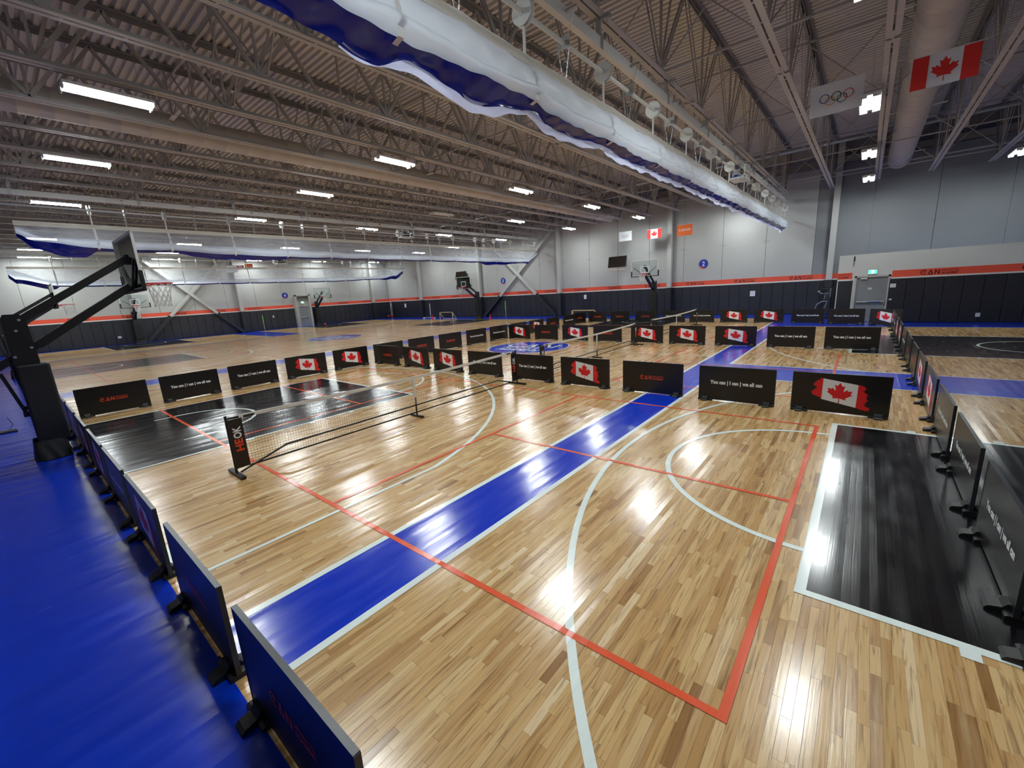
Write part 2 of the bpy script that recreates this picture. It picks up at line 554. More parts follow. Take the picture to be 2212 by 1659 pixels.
def club_logo(mb, x0, y0, wd, f):
    """the club's mark: a C with a check inside, A, N and two lines of small words; wd wide, about 0.17 wd high"""
    h = wd * 0.165
    k = wd
    r = h * 0.56
    cx = x0 + r; cy = y0 + h * 0.5
    ring(mb, cx, cy, r * 0.72, r, f, 26, 0.72, 2 * PI - 0.72)
    quad(mb, [(cx - r * .38, cy + r * .30), (cx - r * .38, cy + r * .12), (cx + r * .62, cy + r * .30), (cx + r * .62, cy + r * .48)], f)
    quad(mb, [(cx - r * .02, cy - r * .32), (cx + r * .18, cy - r * .32), (cx + r * .5, cy + r * .34), (cx + r * .3, cy + r * .34)], f)
    ax = x0 + 0.20 * k
    t = h * 0.19
    a0, a1 = ax, ax + 0.155 * k
    am = (a0 + a1) / 2
    quad(mb, [(a0, y0), (a0 + t * 1.2, y0), (am + t * .1, y0 + h * .8), (am - t * .5, y0 + h), (am - t * .45, y0 + h)], f)
    quad(mb, [(a1, y0), (a1 - t * 1.2, y0), (am - t * .1, y0 + h * .8), (am - t * .5, y0 + h), (am + t * .45, y0 + h)], f)
    quad(mb, [(a0 + t, y0), (a1 - t, y0), (a1 - t * 1.5, y0 + t * .9), (a0 + t * 1.5, y0 + t * .9)], f)
    n0 = ax + 0.185 * k; n1 = n0 + 0.135 * k
    quad(mb, [(n0, y0), (n0 + t, y0), (n0 + t, y0 + h), (n0, y0 + h)], f)
    quad(mb, [(n1 - t, y0), (n1, y0), (n1, y0 + h), (n1 - t, y0 + h)], f)
    quad(mb, [(n0 + t * .2, y0 + h), (n0 + t * 1.2, y0 + h), (n1 - t * .2, y0), (n1 - t * 1.2, y0)], f)
    sx = x0 + 0.56 * k
    put_text(mb, 'SPORTS', sx, x0 + k, y0 + h * 0.56, y0 + h * 0.98, f, 0.006)
    put_text(mb, 'ACADEMY', sx, x0 + k, y0, y0 + h * 0.42, f, 0.035)
    return mb


# ------------------------------------------------------------------ the hall: sizes
XW = 30.0          # right-hand end wall (faces -X)
YW = 46.4          # left-hand long wall (faces -Y)
XS = -5.2          # side wall behind and left of the viewer
YS = -8.2          # wall behind the cross courts
ZC = 9.55          # underside of the roof deck
XP = 24.5          # front of the low partition with the door
COURT_X0, COURT_X1 = -1.5, 26.9

# floor -------------------------------------------------------------
fl = MB().box(XS - .3, XW + .3, YS - .3, YW + .3, -0.2, -0.012).build('floor', [M['p_blue']], kind='structure')
PLW = 0.057
rows0 = int((-7.6) / PLW); rows1 = int(45.6 / PLW)
cam_xy = (-2.16, -0.38)
rnd = random.Random(11)
pl = []
for r in range(rows0, rows1):
    y = r * PLW
    x0, x1 = -1.65, COURT_X1 + .25
    if y < 2.5:
        x1 = 22.55
    x = x0 - rnd.random() * 0.9
    while x < x1:
        ln = rnd.choice((0.25, 0.32, 0.42, 0.55, 0.7, 0.95)) * rnd.uniform(.85, 1.15)
        a, b = max(x, x0), min(x + ln, x1)
        x += ln
        if b - a > 0.03:
            pl.append((a, b, y, rnd.random(), rnd.uniform(-1, 1)))


def in_view(x, y):
    dx, dy = x + 2.163, y + .376
    # direction in the camera's frame (yaw only), near part of the floor that the picture shows
    a = -0.8837186
    fwd = (-math.sin(a), math.cos(a)); rt = (math.cos(a), math.sin(a))
    f = dx * fwd[0] + dy * fwd[1]; s_ = dx * rt[0] + dy * rt[1]
    return f > 1.2 and abs(s_) < f * 1.3 + 0.4


def bare(x, y):
    """not under a painted field"""
    if 2.5 < y < 3.3:
        return False
    if 1.4 < x < 6.4 and y < -0.15:
        return False
    if x > 9.4 and x < 11.4 and y < 2.6:
        return False
    return True


cand = [(math.hypot((a + b) / 2 + 2.16, y + .38), i) for i, (a, b, y, t, k) in enumerate(pl) if in_view((a + b) / 2, y) and bare((a + b) / 2, y) and y > -3]
cand.sort()
near = set(i for d, i in cand[:300])
plank_mesh = None
pm = MB()
g = 0.0003
pm.add([(0, g, -.012), (1, g, -.012), (1, PLW - g, -.012), (0, PLW - g, -.012),
        (0, g, -.0006), (1, g, -.0006), (1, PLW - g, -.0006), (0, PLW - g, -.0006),
        (0.001, g + .0006, 0), (.999, g + .0006, 0), (.999, PLW - g - .0006, 0), (.001, PLW - g - .0006, 0)],
       [(0, 3, 2, 1), (0, 1, 5, 4), (1, 2, 6, 5), (2, 3, 7, 6), (3, 0, 4, 7), (4, 5, 9, 8), (5, 6, 10, 9), (6, 7, 11, 10), (7, 4, 8, 11), (8, 9, 10, 11)])
plank_mesh = pm.mesh('plank', [M['w_single']])
fv = []; ff = []; tone = []
for i, (a, b, y, t, k) in enumerate(pl):
    if i in near:
        o = bpy.data.objects.new('plank', plank_mesh)
        COL.objects.link(o)
        o.parent = fl
        o.location = (a, y, 0); o.scale = (b - a - 0.0006, 1, 1)
        o.rotation_euler = (k * 0.0015, 0, 0)
    else:
        n = len(fv)
        z = -0.00008 + k * 0.00006
        if math.hypot(a + 2.16, y + .38) < 14:
            e = 0.00045
            fv += [(a + e, y + g, -.004), (b - e, y + g, -.004), (b - e, y + PLW - g, -.004), (a + e, y + PLW - g, -.004),
                   (a + e, y + g, -k * .00004), (b - e, y + g, -k * .00004), (b - e, y + PLW - g, k * .00004), (a + e, y + PLW - g, k * .00004)]
            ff += [(n + 4, n + 5, n + 6, n + 7), (n, n + 1, n + 5, n + 4), (n + 1, n + 2, n + 6, n + 5), (n + 2, n + 3, n + 7, n + 6), (n + 3, n, n + 4, n + 7)]
            tone += [t] * 5
        else:
            fv += [(a, y, z), (b, y, z), (b, y + PLW, z), (a, y + PLW, z)]
            ff.append((n, n + 1, n + 2, n + 3)); tone.append(t)
me = bpy.data.meshes.new('plank_field')
me.from_pydata(fv, [], ff)
me.materials.append(M['w_field'])
at = me.attributes.new('tone', 'FLOAT', 'FACE')
at.data.foreach_set('value', tone)
me.update()
link('plank_field', me, fl, kind='stuff')

Z1, Z2, Z3, Z4 = 0.0016, 0.0026, 0.0034, 0.0042


def fz(z):
    return lambda u, v, w_: (u, v, z + w_)


LAYER = [0]


def lift(z):
    LAYER[0] = (LAYER[0] + 1) % 23
    return z + LAYER[0] * 0.00003


def rect(mb, x0, x1, y0, y1, z):
    z = lift(z)
    """thin film of paint with its own edge"""
    return mb.add([(x0, y0, z), (x1, y0, z), (x1, y1, z), (x0, y1, z)], [(0, 1, 2, 3)])


def film(name, m, quads, z, label=None):
    mb = MB()
    for q in quads:
        rect(mb, *q, z)
    return mb.build(name, [m], fl, label=label)


LW = 0.066
# blue run-offs and strips
film('painted_border', M['p_blue'], [(XS, -1.645, YS, YW)], Z1)
film('painted_border', M['p_blue'], [(COURT_X1, XW, 2.51, YW)], Z1)
film('painted_border', M['p_blue'], [(22.33, XW, YS, 2.51)], Z1)
film('painted_border', M['p_blue'], [(-1.55, COURT_X1, 45.45, YW)], Z1)
film('painted_strip', M['p_blue'], [(-1.55, COURT_X1, 2.50, 3.27)], Z1)
film('painted_strip', M['p_blue'], [(9.48, 11.27, YS, 2.515)], Z1)
film('painted_strip', M['p_blue'], [(-1.55, COURT_X1, 18.56, 20.05)], Z1)
film('painted_strip', M['p_blue'], [(-1.55, COURT_X1, 35.65, 35.95)], Z1)
film('painted_strip', M['p_blue'], [(11.6, 13.9, 36.0, YW)], Z1)
film('painted_border', M['p_blue'], [(-1.55, 22.3, YS, -6.15)], Z1)


def lines(name, m, segs, z, lw=LW):
    mb = MB()
    for (x0, y0, x1, y1) in segs:
        if x0 == x1:
            rect(mb, x0 - lw / 2, x0 + lw / 2, min(y0, y1) - lw / 2, max(y0, y1) + lw / 2, z)
        else:
            rect(mb, min(x0, x1) - lw / 2, max(x0, x1) + lw / 2, y0 - lw / 2, y0 + lw / 2, z)
    return mb.build(name, [m], fl)


def arc(mb, cx, cy, r, a0, a1, z, lw=LW, n=64):
    return ring(mb, cx, cy, r - lw / 2, r + lw / 2, fz(lift(z)), n, a0, a1)


def long_court(yc, y0, y1, far_end=True):
    """a court that runs along X: boundary, half line, keys, arcs, centre disc"""
    x0, x1 = COURT_X0, 26.6
    xc = 12.5
    mb = MB()
    for yy in (y0, y1):
        rect(mb, x0 - .05, x1, yy - .037, yy + .037, Z3)
    rect(mb, x0 - .08, x0 - .005, y0, y1, Z3)
    rect(mb, x1 - .05, x1, y0, y1, Z3)
    rect(mb, xc - .025, xc + .025, y0, yc - 1.85, Z3)
    rect(mb, xc - .025, xc + .025, yc + 1.85, y1, Z3)
    mb.build('court_line', [M['p_white']], fl)
    for s, xb in ((1, x0), (-1, x1)):
        xf = xb + s * 5.8
        film('painted_key', M['p_black'], [(min(xb, xf), max(xb, xf), yc - 2.40, yc + 2.40)], Z2)
        k = MB()
        rect(k, min(xb, xf), max(xb, xf), yc - 2.466, yc - 2.395, Z3)
        rect(k, min(xb, xf), max(xb, xf), yc + 2.395, yc + 2.466, Z3)
        rect(k, xf - .036, xf + .036, yc - 2.466, yc + 2.466, Z3)
        for d in (1.95, 3.12, 4.02, 4.92):
            for q in (-1, 1):
                rect(k, xb + s * d - .05, xb + s * d + .05, yc + q * 2.45 - (.09 if q < 0 else 0), yc + q * 2.45 + (.09 if q > 0 else 0), Z3)
        a = -PI / 2 if s > 0 else PI / 2
        arc(k, xf, yc, 1.8, a, a + PI, Z3)
        hx = xb + s * 1.575
        dy = 6.6
        ang = math.asin(dy / 6.75)
        aa = -ang if s > 0 else PI - ang
        arc(k, hx, yc, 6.75, aa, aa + 2 * ang, Z3)
        for q in (-1, 1):
            rect(k, min(xb, hx + s * .02), max(xb, hx + s * 6.75 * math.cos(ang)), yc + q * dy - .025, yc + q * dy + .025, Z3)
        arc(k, hx, yc, 1.25, a, a + PI, Z3)
        for q in (-1, 1):
            rect(k, min(hx, hx - s * .4), max(hx, hx - s * .4), yc + q * 1.25 - .025, yc + q * 1.25 + .025, Z3)
        k.build('key_line', [M['p_white']], fl)
    disc = MB()
    disc.add([(xc, yc, Z2)] + [(xc + 1.8 * math.cos(2 * PI * i / 64), yc + 1.8 * math.sin(2 * PI * i / 64), Z2) for i in range(64)],
             [(0, 1 + i, 1 + (i + 1) % 64) for i in range(64)])
    disc.build('centre_disc', [M['p_blue']], fl)
    rg = MB(); arc(rg, xc, yc, 1.8, 0, 2 * PI, Z3, .06)
    rg.build('centre_ring', [M['p_white']], fl)
    lg = MB()
    f = lambda u, v, w_: (xc + v, yc - u, Z4)
    # big C, A, N and two lines of words, reading towards -Y
    ring(lg, -0.92, 0.42, .30, .46, f, 26, .7, 2 * PI - .7)
    quad(lg, [(-.55, 0), (-.37, 0), (-.08, .72), (-.12, .88), (-.20, .88)], f)
    quad(lg, [(.28, 0), (.10, 0), (-.20, .72), (-.16, .88), (-.06, .88)], f)
    quad(lg, [(-.4, .0), (.15, .0), (.10, .13), (-.35, .13)], f)
    quad(lg, [(.42, 0), (.58, 0), (.58, .88), (.42, .88)], f)
    quad(lg, [(1.06, 0), (1.22, 0), (1.22, .88), (1.06, .88)], f)
    quad(lg, [(.46, .88), (.62, .88), (1.18, 0), (1.02, 0)], f)
    put_text(lg, 'SPORTS', -1.1, 1.1, -.45, -.12, f, .02)
    put_text(lg, 'ACADEMY', -1.1, 1.1, -1.0, -.58, f, .045)
    lg.build('centre_lettering', [M['p_white']], fl)


long_court(10.9, 3.305, 18.53)
long_court(27.85, 20.08, 35.62)


def cross_court(x0, x1, xc, yb, s, yend, open_line=True):
    """a court that runs along Y; yb its baseline, s the direction into the court"""
    yf = yb + s * 5.85
    film('painted_key', M['p_black'], [(xc - 2.40, xc + 2.40, min(yb, yf), max(yb, yf) - 0.0)], Z2)
    k = MB()
    for q in (-1, 1):
        rect(k, xc + q * 2.43 - .036, xc + q * 2.43 + .036, min(yb, yf), max(yb, yf) + .025, Z3)
        for d in (1.95, 3.12, 4.02, 4.92):
            a0 = xc + q * 2.45
            rect(k, min(a0, a0 + q * .1), max(a0, a0 + q * .1), yb + s * d - .05, yb + s * d + .05, Z3)
    rect(k, xc - 2.466, xc + 2.466, yf - .038, yf + .038, Z3)
    a = 0 if s > 0 else PI
    arc(k, xc, yf, 1.8, a, a + PI, Z3)
    hy = yb + s * 1.575
    half = min(6.75 - .0001, xc - x0 - .02)
    ang = math.asin(min(1, half / 6.75))
    mid = PI / 2 if s > 0 else -PI / 2
    arc(k, xc, hy, 6.75, mid - ang, mid + ang, Z3)
    arc(k, xc, hy, 1.25, a, a + PI, Z3)
    for q in (-1, 1):
        rect(k, xc + q * 1.25 - .025, xc + q * 1.25 + .025, min(hy, hy - s * .4), max(hy, hy - s * .4), Z3)
    k.build('key_line', [M['p_white']], fl)
    b = MB()
    rect(b, x0, x0 + .05, min(yb, yend), max(yb, yend), Z3)
    rect(b, x1 - .05, x1, min(yb, yend), max(yb, yend), Z3)
    rect(b, x0, x1, yend - .037, yend + .037, Z3)
    rect(b, x0, x1, yb - .025, yb + .025, Z3)
    b.build('court_line', [M['p_white']], fl)


cross_court(-1.6, 9.48, 3.90, -6.05, 1, 2.475)
cross_court(11.27, 22.33, 16.75, -6.05, 1, 2.475)
cross_court(-1.5, 11.6, 5.05, 45.45, -1, 36.0)
cross_court(13.9, 26.9, 20.4, 45.45, -1, 36.0)


def pickle(x0, y0, name='pickleball_line'):
    x1 = x0 + 6.096; y1 = y0 + 13.41; lw = .056
    n1, n2 = y0 + 4.572, y0 + 8.84
    xm = (x0 + x1) / 2
    mb = MB()

    def R(a, b, c, d):
        rect(mb, a, b, c, d, Z4)
    R(x0, x0 + lw, y0, y1); R(x1 - lw, x1, y0, y1)
    R(x0 + lw, x1 - lw, y0, y0 + lw); R(x0 + lw, x1 - lw, y1 - lw, y1)
    R(x0 + lw, x1 - lw, n1 - lw, n1); R(x0 + lw, x1 - lw, n2, n2 + lw)
    R(xm - lw / 2, xm + lw / 2, y0 + lw, n1 - lw); R(xm - lw / 2, xm + lw / 2, n2 + lw, y1 - lw)
    return mb.build(name, [M['p_red']], fl)


pickle(0, 0); pickle(7.9, 0); pickle(16.15, 0)
pickle(0, 21.2); pickle(7.9, 21.2); pickle(16.15, 21.2)

# ------------------------------------------------------------------ walls
PITCH = 2.55


def wall_obj(name, a, b, fixed, axis, sgn, z0=0, z1=ZC + .3):
    """backing slab of a wall; axis 'Y': the wall runs along Y at x=fixed; sgn: side of the room interior"""
    t = .25
    mb = MB()
    if axis == 'Y':
        xa, xb = (fixed - sgn * .06, fixed - sgn * (.06 + t))
        mb.box(min(xa, xb), max(xa, xb), a, b, z0, z1)
    else:
        ya, yb = (fixed - sgn * .06, fixed - sgn * (.06 + t))
        mb.box(a, b, min(ya, yb), max(ya, yb), z0, z1)
    return mb.build(name, [M['wall']], kind='structure')


wr = wall_obj('wall_right', YS, YW, XW, 'Y', -1)
wl = wall_obj('wall_left', XS, XW + .3, YW, 'X', -1)
wb = wall_obj('wall_back', YS - .3, YW, XS, 'Y', 1)
wf = wall_obj('wall_front', XS, XW + .3, YS, 'X', 1)
M['wall_dark'] = mat('darker_grey_concrete', (126, 129, 132), 0.75, var=0.05, scale=0.8, bump=0.15, bscale=40)  # darker base colour for the right-hand panels of the end wall
panel_dark = MB().cbox(-PITCH / 2 + .009, PITCH / 2 - .009, 0, .06, 0, ZC + .2, .006).mesh('panel', [M['wall_dark']])
panel = MB().cbox(-PITCH / 2 + .009, PITCH / 2 - .009, 0, .06, 0, ZC + .2, .006).mesh('panel', [M['wall']])
clip = MB()
for q in ((-.17, .17, .05, .065), (-.17, .17, -.065, -.05), (-.17, -.155, -.05, .05), (.155, .17, -.05, .05)):
    clip.box(q[0], q[1], -.006, 0, q[2], q[3])
clip.box(-.05, -.03, -.008, 0, -.02, 0); clip.box(.03, .07, -.008, 0, -.02, 0)
clip = clip.mesh('embed_plate', [M['steel_dark']])
ys = [4.79 + PITCH * (k - .5) for k in range(-4, 17)]
for i, y in enumerate(ys):
    if y < YW - .6:
        link('panel', panel if y > 1.5 else panel_dark, wr, (XW, y, 0), -PI / 2)
        if y > YS + 1:
            link('embed_plate', clip, wr, (XW, y + PITCH / 2, 4.62), -PI / 2)
xs = [9.46 + PITCH * (k - .5) for k in range(-5, 9)]
for i, x in enumerate(xs):
    link('panel', panel, wl, (x, YW, 0), 0)
    link('embed_plate', clip, wl, (x + PITCH / 2, YW, 5.05), 0)
# wall padding, one pad after another
PW = .63


def pad_mesh(wd, z1=2.0, z0=.015):
    return MB().box(-wd / 2, wd / 2, -.02, 0, z0, z1 - .01).cbox(-wd / 2 + .006, wd / 2 - .006, -.055, -.01, z0, z1, .018).mesh('wall_pad', [M['pad']])


pmesh = pad_mesh(PW)
for k in range(84):
    y = 2.05 + PW * k - 8.82
    if YS + .4 < y < YW - .4:
        link('wall_pad', pmesh, wr, (XW - .002, y, 0), -PI / 2)
for k in range(56):
    x = XS + .35 + PW * k
    if x < XW - .2 and not (18.15 < x < 19.9):
        link('wall_pad', pmesh, wl, (x, YW - .002, 0), 0)
for k in range(86):
    y = YS + .5 + PW * k
    if y < YW - .4:
        link('wall_pad', pmesh, wb, (XS + .002, y, 0), PI / 2)


def band(parent, p0, p1, fixed, axis, start=None, step=3.13, gap=None, face=-1, z=(1.995, 2.075, 2.08, 2.38)):
    """white ledge and orange-red band with the club's mark, along a wall"""
    segs = [(p0, p1)] if not gap else [(p0, gap[0]), (gap[1], p1)]
    for a, b in segs:
        mb = MB(); mo = MB()
        if axis == 'Y':
            mb.box(fixed - .04, fixed, a, b, z[0], z[1]); mo.box(fixed - .012, fixed, a, b, z[2], z[3])
        else:
            mb.box(a, b, fixed - .04, fixed, z[0], z[1]); mo.box(a, b, fixed - .012, fixed, z[2], z[3])
        mb.build('ledge', [M['white']], parent)
        o = mo.build('colour_band', [M['band']], parent)
        lg = MB()
        if start is None:
            continue
        c = start
        n = 0
        k0 = math.ceil((a + .2 - start) / step); k1 = math.floor((b - 1.35 - start) / step)
        for k in range(k0, k1 + 1):
            s = start + k * step
            if axis == 'Y':
                f = (lambda s: lambda u, v, w_: (fixed - .015, s + 1.22 - u, z[2] + .05 + v))(s)
            else:
                f = (lambda s: lambda u, v, w_: (s + u, fixed - .015, z[2] + .05 + v))(s)
            club_logo(lg, 0, 0, 1.22, f)
        if lg.v:
            lg.build('band_lettering', [M['dark_p']], o)


band(wr, 1.75, YW, XW, 'Y', start=-1.08 + .1)
band(wr, YS, 1.75, XW, 'Y')
band(wl, XS, XW, YW, 'X', start=4.35 - 3.13 * 3, gap=(18.1, 20.05))
# low partition with the door, on the right
wp = MB().box(XP + .02, XP + .22, YS, -1.24, 0, 3.2).box(XP + .02, XP + .22, .05, .72, 0, 3.2).box(XP + .02, XP + .22, -1.24, .05, 2.16, 3.2)
wp.box(XP + .22, XW, .5, .72, 0, 3.2)
wp = wp.build('wall_partition', [M['partition']], kind='structure')
pm2 = pad_mesh(.605)
for k in range(11):
    y = -1.52 - .605 * k
    if y > YS + .4:
        link('wall_pad', pm2, wp, (XP + .018, y, 0), -PI / 2)
link('wall_pad', pad_mesh(.56), wp, (XP + .018, .40, 0), -PI / 2)
for a, b in ((YS, -1.28), (.16, .72)):
    MB().box(XP - .03, XP + .02, a, b, 2.0, 2.065).build('ledge', [M['white']], wp)
    o = MB().box(XP + .006, XP + .02, a, b, 2.065, 2.37).build('colour_band', [M['band']], wp)
    lg = MB()
    if a < -2:
        for s in (-3.42, -6.4):
            club_logo(lg, 0, 0, 1.2, (lambda s: lambda u, v, w_: (XP + .002, s + 1.2 - u, 2.115 + v))(s))
    else:
        put_text(lg, 'SPORTS', 0, .42, .12, .2, lambda u, v, w_: (XP + .002, .70 - u, 2.115 + v), .006)
        put_text(lg, 'ACADEMY', 0, .42, 0, .08, lambda u, v, w_: (XP + .002, .70 - u, 2.115 + v), .035)
    lg.build('band_lettering', [M['dark_p']], o)

# door 1 in the partition
d1 = MB().box(XP + .05, XP + .10, -1.17, -.02, 0, 2.12).build('door_1', [M['doorgrey']], kind='structure')
fr = MB()
fr.box(XP - .01, XP + .14, -1.25, -1.17, 0, 2.2).box(XP - .01, XP + .14, -.02, .06, 0, 2.2).box(XP - .01, XP + .14, -1.25, .06, 2.12, 2.2)
fr.build('door_frame', [M['column']], d1)
pb = MB().cbox(XP - .03, XP + .03, -1.12, -.10, .93, 1.0, .01).box(XP - .01, XP + .05, -1.14, -1.08, .86, 1.07)
pb.build('push_bar', [M['alu']], d1)
MB().cbox(XP - .034, XP + .0, -.98, -.50, .94, .99, .008).build('push_bar_cover', [M['blue_door_bar']], d1)
cl = MB().cbox(XP - .01, XP + .05, -.42, -.16, 2.02, 2.09, .01)
cl.bar((XP, -.30, 2.04), (XP - .12, -.40, 2.03), .02); cl.bar((XP - .12, -.40, 2.03), (XP - .02, -.55, 2.03), .02)
cl.build('door_closer', [M['alu']], d1)
sg = MB().box(XP + .044, XP + .05, -.62, -.48, 1.55, 1.63).build('door_label', [M['white_p']], d1)
tx = MB(); put_text(tx, 'D2', -.50, -.60, 1.57, 1.61, lambda u, v, w_: (XP + .043, u, v), .02); tx.build('door_label_text', [M['dark_p']], sg)
MB().box(XP + .042, XP + .05, -1.15, -.04, .02, .20).build('kick_plate', [M['alu']], d1)

# door 2 in the left wall with its steel surround
d2 = MB().box(18.62, 19.55, YW - .09, YW - .02, 0, 2.05).build('door_2', [M['doorgrey']], kind='structure')
fr = MB()
for a, b in ((18.30, 18.42), (19.68, 19.86)):
    fr.box(a, b, YW - .30, YW, 0, 3.35)
fr.box(18.30, 19.86, YW - .30, YW, 3.22, 3.35)
fr.box(18.42, 19.68, YW - .12, YW, 2.12, 2.30)
fr.box(18.54, 18.62, YW - .12, YW, 0, 2.12).box(19.55, 19.63, YW - .12, YW, 0, 2.12)
fr.build('door_frame', [M['column']], d2)
MB().box(18.42, 19.68, YW - .10, YW - .01, 2.30, 3.22).build('upper_panel', [M['wall']], d2)
gr = MB()
for i in range(4):
    gr.box(18.5, 19.6, YW - .16, YW - .14, 2.98 + i * .055, 3.0 + i * .055)
gr.build('louvre', [M['doorgrey']], d2)
MB().cbox(18.66, 19.5, YW - .16, YW - .09, .95, 1.02, .01).build('push_bar', [M['alu']], d2)


# columns and X braces against the walls
def column(x, y, parent, face, zt=ZC):
    mb = MB()
    s = .15
    mb.box(x - s, x + s, y - s, y + s, 2.02, zt)
    c = mb.build('column', [M['column']], parent)
    MB().cbox(x - s - .04, x + s + .04, y - s - .04, y + s + .04, .02, 2.02, .02).build('column_pad', [M['pad']], c)
    MB().box(x - s - .02, x + s + .02, y - s - .02, y + s + .02, zt - .3, zt - .28).build('cap_plate', [M['steel']], c)
    return c


for y in (1.35, 10.8, 20.4, 30.05, 39.6):
    column(XW - .24, y, wr, -1)
for x in (-4.4, 5.35, 13.1, 27.6):
    column(x, YW - .24, wl, -1)


def brace(parent, axis, fixed, a, za, b, zb):
    P = (lambda u, z, d=0: (fixed - d, u, z)) if axis == 'Y' else (lambda u, z, d=0: (u, fixed - d, z))
    zs = 2.02
    t = (zs - za) / (zb - za); m_ = a + (b - a) * t
    up = (1, 0, 0) if axis == 'Y' else (0, 1, 0)
    MB().bar(P(m_, zs), P(b, zb), .24, .14, up).build('brace', [M['column']], parent)
    MB().bar(P(a, za), P(m_, zs), .30, .20, up).build('brace_pad', [M['pad']], parent)


brace(wr, 'Y', XW - .22, 29.7, .05, 20.9, 7.5)
brace(wr, 'Y', XW - .36, 20.75, .05, 29.4, 8.1)
brace(wl, 'X', YW - .22, 5.6, .05, 12.9, 7.7)
brace(wl, 'X', YW - .36, 12.9, .05, 5.6, 7.6)
# beams along the walls under the deck
def ibeam(mb, a, b, d, wd, axis):
    (x0, y0, z), (x1, y1, _) = a, b
    if axis == 'Y':
        mb.box(x0 - wd / 2, x0 + wd / 2, y0, y1, z, z + .018); mb.box(x0 - wd / 2, x0 + wd / 2, y0, y1, z + d - .018, z + d); mb.box(x0 - .006, x0 + .006, y0, y1, z, z + d)
    else:
        mb.box(x0, x1, y0 - wd / 2, y0 + wd / 2, z, z + .018); mb.box(x0, x1, y0 - wd / 2, y0 + wd / 2, z + d - .018, z + d); mb.box(x0, x1, y0 - .006, y0 + .006, z, z + d)


bm_ = MB(); ibeam(bm_, (XW - .3, YS, 8.3), (XW - .3, YW, 0), .42, .22, 'Y'); bm_.build('wall_beam', [M['steel_dark']], wr)
bm_ = MB(); ibeam(bm_, (XS, YW - .3, 8.3), (XW, YW - .3, 0), .42, .22, 'X'); bm_.build('wall_beam', [M['steel_dark']], wl)
tr = MB(); tr.cyl((XW - .55, YS + .2, 7.9), (XW - .55, YW - .6, 7.9), .05, 8); tr.build('wall_pipe', [M['steel']], wr)

# ------------------------------------------------------------------ roof: deck and joists
ce = MB()
RIB = .2032
x = XS
prof = []
while x < XW + .2:
    prof += [(x, 0), (x + .09, 0), (x + .11, .075), (x + .183, .075)]
    x += RIB
vs = [(px, YS - .2, ZC + pz) for px, pz in prof] + [(px, YW + .2, ZC + pz) for px, pz in prof]
n = len(prof)
ce.add(vs, [(i, i + 1, n + i + 1, n + i) for i in range(n - 1)])
ce.box(XS - .3, XW + .3, YS - .3, YW + .3, ZC + .1, ZC + .2)
ce = ce.build('ceiling', [M['deck']], kind='structure')

JZ0, JZ1 = 7.16, 9.52
JX0, JX1 = XS + .3, 29.35
NODE0, PAN = -0.72, 3.15
DIAG = {}
_w = .055
u = MB()
# web pieces about the bottom node at the origin (x along the joist)
h = JZ1 - JZ0 - .12
dg = MB().bar((0, -.035, .06), (PAN / 2, -.035, h + .06), .012, .075).bar((0, .035, .06), (PAN / 2, .035, h + .06), .012, .075).mesh('diagonal', [M['steel']])
dg2 = MB().bar((0, -.035, .06), (-PAN / 2, -.035, h + .06), .012, .075).bar((0, .035, .06), (-PAN / 2, .035, h + .06), .012, .075).mesh('diagonal', [M['steel']])
vt = MB().bar((0, 0, .06), (0, 0, h + .06), .05, .05).mesh('vertical', [M['steel']])
th = MB().bar((0, 0, .06), (PAN * .25, 0, h + .06), .035, .035).mesh('vertical', [M['steel']])
webj = MB()
for me_ in (dg, dg2, vt, th):
    webj.add([v.co[:] for v in me_.vertices], [tuple(p.vertices) for p in me_.polygons])
JY = [(-0.33 + 2.065 * k) for k in range(-3, 23)]
for k, y in enumerate(JY):
    if abs(y - 1.735) < .05:
        y = 1.62
    if abs(y - 3.8) < .06:
        y = 3.76
    end = 29.3 if not abs(y - 1.62) < .02 else XW - .1
    ch = MB()
    for s in (-1, 1):
        ya, yb_ = sorted((y + s * .018, y + s * .125))
        for xa, xb in ((JX0, 10.75), (10.95, end)):
            ch.box(xa, xb, ya, yb_, JZ0, JZ0 + .012)
            yy = y + s * .018
            ch.box(xa, xb, min(yy, yy + s * .012), max(yy, yy + s * .012), JZ0 + .012, JZ0 + .11)
    ch.box(10.5, 11.15, y - .02, y + .02, JZ0 + .01, JZ0 + .13)
    ch.box(10.62, 11.05, y - .09, y + .09, JZ0 + .03, JZ0 + .05)
    xx = JX0 + .4
    while xx < end - .3:
        ch.box(xx, xx + .05, y - .02, y + .02, JZ0 - .002, JZ0 + .014)
        xx += .79
    j = ch.build('joist', [M['steel']], ce)
    tp = MB()
    for s in (-1, 1):
        tp.box(JX0, XW - .1, *sorted((y + s * .018, y + s * .125)), JZ1, JZ1 + .012)
        tp.box(JX0, XW - .1, *sorted((y + s * .018, y + s * .03)), JZ1 - .12, JZ1)
    # raking end member from the last node up to the wall
    tp.bar((end - .9, y, JZ0 + .06), (XW - .15, y, JZ1 - .1), .07, .07)
    tp.build('top_chord', [M['steel_dark']], j)
    nodes = [NODE0 + PAN * i for i in range(-1, 10)]
    if 4 <= k <= 9 and k != 5:
        for nx in nodes:
            if nx < JX0 + .3 or nx > end - .4:
                continue
            for me_ in (dg, dg2, vt, th):
                link('web_member', me_, j, (nx, y, JZ0))
    else:
        wm = MB()
        for nx in nodes:
            if nx < JX0 + .3 or nx > end - .2:
                continue
            wm.add([(v[0] + nx, v[1] + y, v[2] + JZ0) for v in webj.v], webj.f)
        wm.build('web', [M['steel']], j, kind='stuff')
